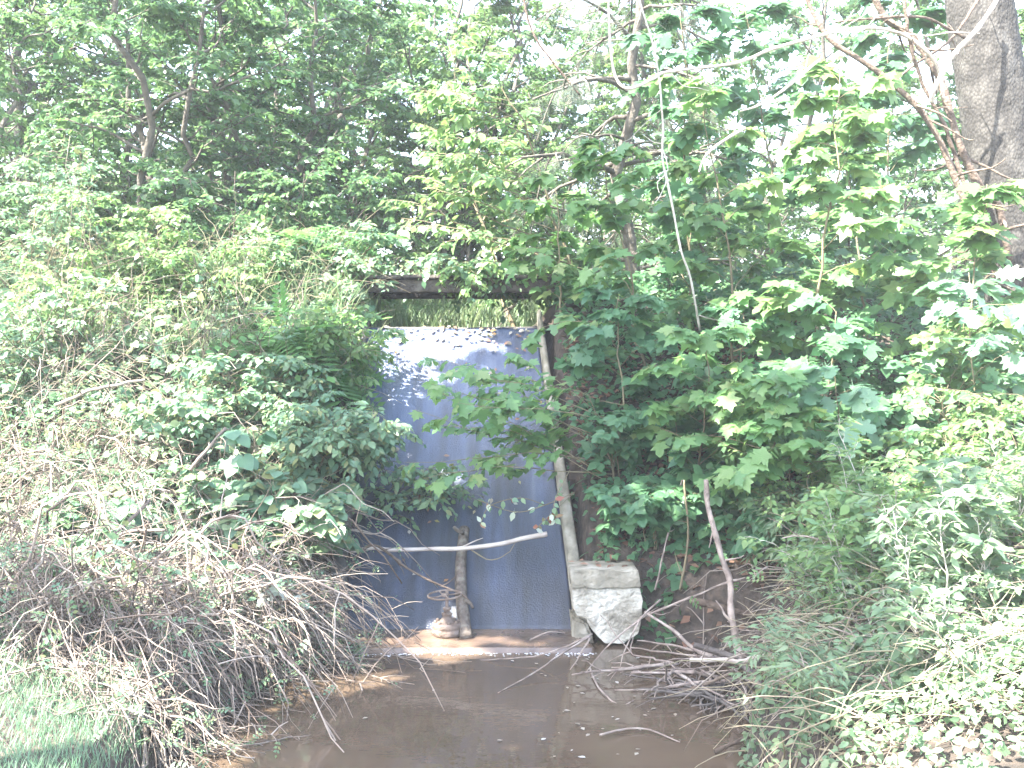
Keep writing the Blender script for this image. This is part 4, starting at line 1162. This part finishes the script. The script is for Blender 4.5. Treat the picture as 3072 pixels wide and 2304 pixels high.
canes('brown dry canes at the right edge below the shrubs', 985, 4.9, 621, 90, 3.9, 1.0, .8, group=GRC, lv=6, lm='small')
canes('bleached canes sloping down through the lower right weeds', 915, 4.4, 622, 60, 4.6, .9, .55, group=GRC, lv=6, lm='pale', el=(5, 50))
canes('dry sticks lying across the bottom right corner', 960, 3.9, 623, 70, 3.9, .9, .6, group=GRC, lv=6, lm='pale', el=(0, 40))
# thicker canes and sticks in the left brush
LB = 'thick dead stems in the left brush'
for k, (lab, pts, r0, r1) in enumerate([
        ('long thick dead stem rising right through the left cane tangle', [(50, 585, 5.5), (90, 555, 5.5), (115, 535, 5.55), (150, 500, 5.7)], .018, .012),
        ('paired thick dead stem just above the longest one', [(65, 580, 5.45), (100, 545, 5.5), (130, 532, 5.5), (165, 530, 5.5)], .014, .010),
        ('thick dead stem steeply leaning in the cane tangle', [(80, 620, 5.3), (100, 585, 5.3), (135, 545, 5.4)], .013, .010),
        ('bare arching dead stem nearest the apron', [(235, 530, 5.7), (255, 522, 5.7), (280, 522, 5.7), (300, 535, 5.7)], .008, .006),
        ('pale broken stick in the middle of the cane tangle', [(150, 598, 5.2), (170, 588, 5.2), (186, 580, 5.25)], .012, .013),
        ('dead stem half buried high in the left creeper', [(55, 405, 6.6), (100, 388, 6.6), (145, 380, 6.7)], .014, .012),
        ('grey split stick under the grape vine', [(190, 470, 6.1), (205, 452, 6.1), (226, 428, 6.2)], .016, .012),
        ('pale stick lying on the lawn edge at the bottom left', [(65, 712, 4.6), (110, 712, 4.55), (150, 718, 4.5), (190, 738, 4.35)], .012, .010)]):
    vine('dead_branch', pts, r0, r1, 'cane' if k != 4 else 'bleached', lab, 'stick', 20, LB)

# ------------------------------------------------------------------ driftwood at the right
DW = 'driftwood at the right edge of the pool'
for k, (nm, lab, pts, r0, r1, mt) in enumerate([
        ('driftwood_log', 'dark grey driftwood log sloping into the pool', [(694, 645, 5.3), (732, 657, 5.2), (749, 672, 5.1), (761, 686, 5.0), (778, 706, 4.9)], .022, .026, 'darkwood'),
        ('driftwood_branch', 'pale bent driftwood branch arched over the dark log', [(690, 660, 5.25), (720, 660, 5.2), (744, 661, 5.15), (763, 655, 5.1), (782, 660, 5.05), (800, 673, 5.0)], .012, .022, 'bleached'),
        ('driftwood_branch', 'straight grey branch running from the block to the dark log', [(645, 612, 5.75), (670, 628, 5.6), (695, 649, 5.4), (730, 664, 5.25)], .010, .016, 'wood'),
        ('dead_sapling', 'upright dead grey stem rising from the driftwood', [(706, 480, 5.75), (709, 510, 5.7), (720, 552, 5.6), (730, 583, 5.5), (732, 616, 5.4), (736, 641, 5.35), (741, 662, 5.3)], .018, .026, 'wood'),
        ('driftwood_branch', 'reddish brown rotten log under the right bank', [(690, 600, 5.9), (720, 607, 5.85), (755, 616, 5.8)], .03, .022, 'vinebark'),
        ('driftwood_branch', 'grey branch slanting up from the block to the right bank', [(640, 618, 5.9), (680, 602, 5.8), (720, 585, 5.7), (745, 578, 5.6)], .010, .007, 'wood'),
        ('driftwood_branch', 'short flat driftwood piece at the waterline', [(655, 690, 5.2), (675, 686, 5.2), (705, 682, 5.2)], .010, .014, 'wood'),
        ('driftwood_branch', 'brown stick half sunk below the dark log', [(668, 695, 5.1), (700, 686, 5.12), (735, 672, 5.15)], .008, .013, 'vinebark'),
        ('driftwood_branch', 'brown stick at the bottom edge right of the water', [(715, 752, 4.3), (750, 735, 4.4), (785, 712, 4.5)], .012, .012, 'vinebark'),
        ('driftwood_branch', 'pale thick stick lying in the lower right weeds', [(870, 662, 4.6), (900, 640, 4.65), (920, 628, 4.7)], .014, .015, 'bleached'),
        ('dead_sapling', 'thin leaning stem behind the broken block', [(655, 590, 6.2), (662, 560, 6.2), (672, 520, 6.25), (682, 480, 6.3)], .008, .006, 'wood'),
        ('dead_sapling', 'brown sapling stem in the shade above the driftwood', [(680, 590, 6.1), (688, 540, 6.1), (684, 480, 6.15)], .010, .008, 'stem')]):
    vine(nm, pts, r0, r1, mt, lab, 'driftwood' if 'drift' in nm else 'stem', 24, DW)
# thin twigs reaching from the block into the water
TW = 'bare twigs dipping into the pool beside the block'
for k, (lab, pts) in enumerate([
        ('long bare twig reaching furthest left from the block over the water', [(592, 634, 5.8), (570, 645, 5.7), (540, 655, 5.75), (500, 659, 5.75), (465, 661, 5.85)]),
        ('straight bare twig slanting down left into the pool', [(590, 636, 5.75), (560, 655, 5.6), (535, 672, 5.45), (498, 693, 5.18)]),
        ('short bare twig pointing steeply down beside the block', [(590, 638, 5.7), (580, 655, 5.6), (570, 670, 5.5)]),
        ('bare twig crossing low in front of the block', [(650, 612, 5.8), (620, 635, 5.7), (600, 655, 5.6), (586, 672, 5.5)]),
        ('forked pale twig on the water below the block', [(590, 668, 5.6), (600, 690, 5.2), (620, 705, 5.0), (634, 700, 5.05)]),
        ('thin twig arching from the driftwood to the water', [(660, 600, 5.7), (640, 620, 5.6), (625, 650, 5.5), (620, 668, 5.45)]),
        ('thin floating twig in the middle of the pool', [(530, 640, 5.9), (548, 632, 5.9), (565, 633, 5.95)]),
        ('thin bent twig lying on the brown water near the bottom', [(600, 735, 4.5), (640, 728, 4.6), (680, 742, 4.45)])]):
    vine('bare_twig', pts, .0075, .003, 'wood', lab, 'twig', 16, TW, 6)

# ------------------------------------------------------------------ loose leaves
rg = np.random.default_rng(71)
# floating leaves and bits on the pool
fl = [leaf_me(t, 'float') for t in ('ovate', 'simple')]
nfl = 0
while nfl < 46:
    x = rg.uniform(-.9, .85); y = rg.uniform(4.25, 5.85)
    if x < .1 and rg.uniform() > .15: continue
    if pool_sd(np.array([x]), np.array([y]))[0] > -.05: continue
    o = bpy.data.objects.new('floating_leaf', fl[nfl % 2]); C.objects.link(o)
    s_ = rg.uniform(.012, .04)
    o.location = (x, y, .006); o.rotation_euler = (rg.normal(0, .06), rg.normal(0, .06), rg.uniform(0, 6.28)); o.scale = (s_, s_, s_ * .5)
    tag(o, 'small pale dead leaf floating on the brown pool', 'leaf', 'pale leaves afloat on the pool')
    nfl += 1
# dead leaves caught on the chute
dl = [leaf_me(t, 'float') for t in ('ovate', 'round')] + [leaf_me('simple', 'yellow'), leaf_me('ovate', 'litter')]
slope = math.atan2(CT_Z - CB_Z, CT_Y - CB_Y)
for k in range(120):
    t = 1 - abs(rg.normal(0, .05)) if k < 75 else rg.uniform(.1, 1)
    if t < 0.02: continue
    y = CB_Y + t * (CT_Y - CB_Y); q = rg.uniform(.03, .97)
    x = chute_x(y, -1) * (1 - q) + chute_x(y, 1) * q
    q4 = int(rg.integers(4))
    o = bpy.data.objects.new('dead_leaf', dl[q4]); C.objects.link(o)
    s_ = rg.uniform(.03, .065)
    o.location = (x, y - .012, chute_z(y) + .016)
    o.rotation_euler = (Matrix.Rotation(slope, 3, 'X') @ Matrix.Rotation(rg.uniform(0, 6.28), 3, 'Z')).to_euler(); o.scale = (s_,) * 3
    tag(o, 'small %s leaf %s' % (('pale oval', 'pale round', 'yellowish', 'brown')[q4], 'among the dead leaves along the top of the chute' if k < 75 else 'stuck alone on the wet chute floor'), 'leaf', '%s leaves %s' % (('pale oval', 'pale round', 'yellowish', 'brown')[q4], 'along the chute top' if k < 75 else 'on the chute floor'))
# leaf litter on the bank by the block
n_ = 2600
x = rg.uniform(.42, 2.4, n_); y = rg.uniform(5.9, 8.2, n_)
m = pool_sd(x, y) > .05; x, y = x[m], y[m]
pos = np.stack([x, y, ground(x, y) + .012 + rg.uniform(0, .02, len(x))], -1)
a = rg.uniform(0, 6.28, len(x))
V, F = scatter('simple', pos, np.stack([np.cos(a), np.sin(a), rg.normal(.1, .3, len(x))], -1), np.array([0, -.4, 1.0]) + rg.normal(0, .35, pos.shape), rg.uniform(.04, .09, len(x)))
tag(link('leaf_litter', new_mesh('leaf_litter', V, F), M['litter']), 'brown fallen leaves on the right bank beside the chute wall', 'leaf litter', kind='stuff')

# ------------------------------------------------------------------ vines that hang over the bridge and the chute
plant('bridge_vine', 'leafy vine sprawling over the footbridge planks', 'vine', -.75, 9.15, 'ovate', 'creeper', 'stem', z=2.66, seed=701, H=.35, nstem=9, spread=1.6, r0=.006, nb=7, t0=.1, BL=.4, elev=15, bdroop=.6, nsub=3, SL=.2, lpb=7, lps=5, lsize=.06, sdroop=.4, tilt=.4, bias=(-.1, -.5, 0))
plant('bridge_vine', 'leafy vine hanging over the right end of the footbridge', 'vine', .12, 8.85, 'ovate', 'small', 'stem', z=2.56, seed=702, H=.45, nstem=8, spread=1.2, r0=.006, nb=7, t0=.1, BL=.4, elev=15, bdroop=.7, nsub=3, SL=.2, lpb=7, lps=5, lsize=.06, sdroop=.4, tilt=.4, bias=(-.1, -.5, 0))
plant('bridge_vine', 'leafy vine draped over the left end of the footbridge into the opening', 'vine', -1.5, 8.85, 'heart', 'creeper', 'stem', z=2.5, seed=703, H=.3, nstem=5, spread=.8, r0=.006, nb=7, t0=.1, BL=.4, elev=5, bdroop=.9, nsub=3, SL=.2, lpb=7, lps=5, lsize=.06, sdroop=.6, tilt=.4, bias=(-.1, -.6, 0))
hv = empty('hanging_vine', P(560, 500, 6.5)); tag(hv, 'thin vine with whitish and reddish leaves hanging over the lower chute', 'vine')
pts = [[P(575, 492, 6.55), P(545, 505, 6.45), P(515, 512, 6.42), P(478, 500, 6.42)], [P(575, 492, 6.55), P(550, 515, 6.4), P(535, 530, 6.38)], [P(545, 505, 6.45), P(520, 498, 6.4), P(490, 506, 6.4), P(480, 525, 6.38)], [P(570, 470, 6.6), P(555, 500, 6.45), P(556, 525, 6.4)]]
pth = np.array([spline(p, 14) for p in pts])
under(link('stem', new_mesh('stem', *tubes(pth, np.full((4, 14), .0028), 4)), M['stem'], None), hv)
rg = np.random.default_rng(705)
for nm, k, sz in (('white', 12, .055), ('red', 13, .05), ('creeper', 26, .05)):
    i_ = rg.integers(0, 4, k)
    pp, tt = along(pth, i_, rg.uniform(.35, 1, k) if nm != 'creeper' else rg.uniform(0, .9, k))
    for q in range(k):
        o = bpy.data.objects.new('leaf', leaf_me('ovate', nm)); C.objects.link(o)
        axq = norm(rg.normal(0, .6, 3) + np.array([0, 0, -.6])); nq = np.array([-.2, -.8, .6]) + rg.normal(0, .3, 3)
        a_, b_, c_ = frames(axq[None], nq[None])
        Rm = np.stack([a_[0], b_[0], c_[0]], 1) * sz * rg.uniform(.7, 1.3)
        o.matrix_world = Matrix([[*Rm[0], pp[q][0]], [*Rm[1], pp[q][1]], [*Rm[2], pp[q][2]], [0, 0, 0, 1]])
        o.parent = hv; o.matrix_parent_inverse = Matrix.Translation(hv.location).inverted()
# whitish leaf cluster in the left brush
plant('pale_sprout', 'bright whitish-green leafy sprout in the left brush beside the apron', 'plant', X(270, 5.6), 5.6, 'round', 'white', 'stem', seed=711, z=Zv(600, 5.6), H=.22, nstem=4, spread=.5, r0=.003, nb=4, t0=.3, BL=.1, elev=30, nsub=1, SL=.05, lpb=3, lps=2, lsize=.055, tilt=.3, bias=(-.2, -.6, 0))
canes('dead canes trailing off the left bank into the pool corner', 95, 4.55, 630, 110, -.5, .6, .45, rb=.25, el=(-5, 45))
canes('dead canes lying along the water edge below the cane tangle', 165, 5.25, 631, 120, -.5, .6, .55, rb=.3, el=(-5, 50))
creeper('creeper_leaves', 'bright small leaves covering the bottom right bank', (.8, 2.6), (2.9, 4.6), 6000, 'ovate', 'pale', .16, .034, 731, lambda x, y: x / y > .215)
creeper('creeper_leaves', 'sparse green leaves growing through the left cane tangle', (-3.4, -1.3), (4.9, 6.4), 900, 'ovate', 'creeper', .75, .055, 732)

# ------------------------------------------------------------------ haze volume added to imitate a lens veil
bm = bmesh.new()
bmesh.ops.create_cube(bm, size=1.0)
for v in bm.verts:
    v.co = Vector((v.co.x * 700, 270 + v.co.y * 700, -2 + (v.co.z + .5) * 62))
me = bpy.data.meshes.new('haze'); bm.to_mesh(me); bm.free()
mh, n, out = mat_new('veil_haze')
pv = n.nodes.new('ShaderNodeVolumePrincipled')
pv.inputs['Color'].default_value = (.93, .97, 1, 1)
pv.inputs['Density'].default_value = 0.003
n.links.new(pv.outputs[0], out.inputs['Volume'])
hz = link('haze', me, mh)
tag(hz, 'milky haze volume added to stand in for lens veil', 'haze', kind='stuff')

# more canes and stalks through the left slope
canes('grey thatch of dead canes high at the left edge', 30, 6.7, 640, 150, -.4, .9, 1.0, lv=16)
canes('dead canes woven through the creeper below the fern', 190, 7.0, 641, 110, -.4, 1.0, .9, lv=18, el=(20, 75))
canes('dead canes under the lawn edge at the bottom left', 130, 4.25, 642, 70, -.5, .8, .4, rb=.2, el=(-5, 45))
rg = np.random.default_rng(645)
n_ = 1700
x = rg.uniform(-5, -1.3, n_); y = rg.uniform(6, 9.4, n_)
o = np.stack([x, y, ground(x, y) + rg.uniform(.1, .5, n_)], -1)
a = rg.uniform(0, 6.28, n_)
p = bpaths(rg, o, np.stack([np.cos(a), np.sin(a), rg.normal(.9, .7, n_)], -1), rg.uniform(.2, .75, n_), np.full(n_, .3), 6, .05)
V, F = tubes(p, np.linspace(1, .4, 6)[None] * rg.uniform(.0014, .0034, n_)[:, None], 4, False)
tag(link('dry_stalks', new_mesh('dry_stalks', V, F), M['straw']), 'thin dry stalks standing all through the left slope', 'straw', kind='stuff')

# tree standing on the near left bank, outside the picture: its crown shades the chute, the pool and the left brush
plant('bank_tree', 'tree on the near left bank whose crown shades the chute', 'tree', -3.5, 4.8, 'maple_s', 'maple', 'trunkwood', stem_name='trunk', seed=801, wob=.015, H=8.4, nstem=1, r0=.15, nb=40, t0=.57, BL=1.7, elev=12, bdroop=.15, taper=.35, nsub=9, SL=.8, lpb=12, lps=14, lsize=.15, tilt=.4)

for k, (lab, u, y, H, tp) in enumerate([
        ('tall upright pale-stemmed weed near the right edge', 985, 4.9, 1.05, 'lance'),
        ('tall weed with feathery side sprays below the oak seedling', 905, 5.0, .95, 'lance'),
        ('leaning pale-stemmed weed at the lower right edge', 1005, 4.2, .8, 'ovate'),
        ('single tall weed rising from the middle of the lower right weeds', 885, 4.5, .75, 'lance'),
        ('tall weed with long leaves near the bottom right corner', 950, 4.0, .7, 'lance')]):
    plant('tall_weed', lab, 'weed', X(u, y), y, tp, 'small' if k % 2 else 'pale', 'palestem', group='tall weeds at the lower right', seed=820 + k, H=H, nstem=4, spread=.3, r0=.006, nb=14, t0=.2, BL=.2, elev=50, bdroop=.2, taper=.5, nsub=2, SL=.1, lpb=7, lps=4, lsize=.055, tilt=.4, bias=(-.2, -.4, 0))
# fallen leaves resting on the coping
lm_ = leaf_me('simple', 'litter')
rg = np.random.default_rng(83)
for k in range(16):
    o = bpy.data.objects.new('fallen_leaf', lm_); C.objects.link(o)
    s_ = rg.uniform(.035, .065)
    o.location = (rg.uniform(.38, .74), rg.uniform(6.14, 6.4), Zv(570.3, yb - .012) + .014)
    o.rotation_euler = (rg.normal(0, .25), rg.normal(0, .25), rg.uniform(0, 6.28)); o.scale = (s_,) * 3
    tag(o, 'brown fallen leaf on top of the broken concrete block', 'leaf', 'brown leaves on the block')

plant('bank_tree', 'tree beside the photographer whose crown shades the pool', 'tree', -3.85, 2.2, 'maple_s', 'maple', 'trunkwood', stem_name='trunk', seed=802, wob=.015, H=7.8, nstem=1, r0=.14, nb=36, t0=.58, BL=1.75, elev=12, bdroop=.15, taper=.35, nsub=9, SL=.8, lpb=12, lps=14, lsize=.15, tilt=.4)
plant('trailing_vine', 'leafy vine trailing from the left slope across the middle of the chute', 'vine', X(345, 7.2), 7.2, 'ovate', 'creeper', 'stem', seed=811, H=1.15, nstem=6, spread=.18, lean=(.95, -.2), r0=.004, sdroop=.35, nb=9, t0=.3, BL=.25, elev=15, bdroop=.3, taper=.2, nsub=3, SL=.15, lpb=6, lps=4, lsize=.052, tilt=.4, bias=(-.1, -.5, 0))

# long arching tan stems over the left tangle
for k, (lab, u, y, n_, az, L) in enumerate([
        ('long tan stems arching high over the middle of the left cane tangle', 150, 5.5, 34, -.35, 1.45),
        ('long tan stems arching from the left edge toward the pool', 25, 5.3, 34, -.5, 1.5),
        ('long tan stems bending down to the water beside the lawn', 105, 4.85, 26, -.45, 1.0),
        ('long tan stems arching right below the hanging vine clump', 245, 5.9, 24, -.3, .95),
        ('grey stems arching through the creeper high on the left edge', 40, 6.4, 30, -.3, 1.4),
        ('tan stems arching over the creeper below the grape vine', 175, 6.3, 26, -.4, 1.2)]):
    canes(lab, u, y, 850 + k, n_, az, .55, L, el=(40, 82), dr=(.75, 1.2), rb=.3, rr=.0085, lv=8, cm='tan', twigs=4, group='long arching stems on the left bank')
# heap of driftwood sticks right of the block
canes('heap of grey dead sticks at the waterline right of the block', 715, 5.45, 861, 24, 3.3, 1.3, .5, el=(-5, 50), dr=(.1, .5), rb=.28, rr=.009, lv=0, z=.06, cm='wood', group='stick heaps by the right bank', nm='stick_heap')
canes('brown stick heap under the dark driftwood log', 735, 5.05, 862, 22, 3.3, 1.1, .45, el=(-8, 40), dr=(.1, .5), rb=.25, rr=.009, lv=0, z=.05, cm='darkwood', group='stick heaps by the right bank', nm='stick_heap')
canes('dry brown canes criss-crossing the middle of the lower right weeds', 890, 4.75, 863, 70, 3.9, 1.3, .6, el=(10, 60), dr=(.2, .7), group=GRC, lv=6, lm='small', rr=.006)
canes('dry brown canes in front of the lower right corner weeds', 930, 3.9, 864, 60, 4.2, 1.3, .5, el=(5, 60), dr=(.2, .7), group=GRC, lv=6, lm='small', rr=.0055)
creeper('creeper_leaves', 'low green leaves on the shaded bank right of the block', (.55, 1.7), (6.15, 6.75), 420, 'trifol', 'maple_shaded', .3, .06, 871)
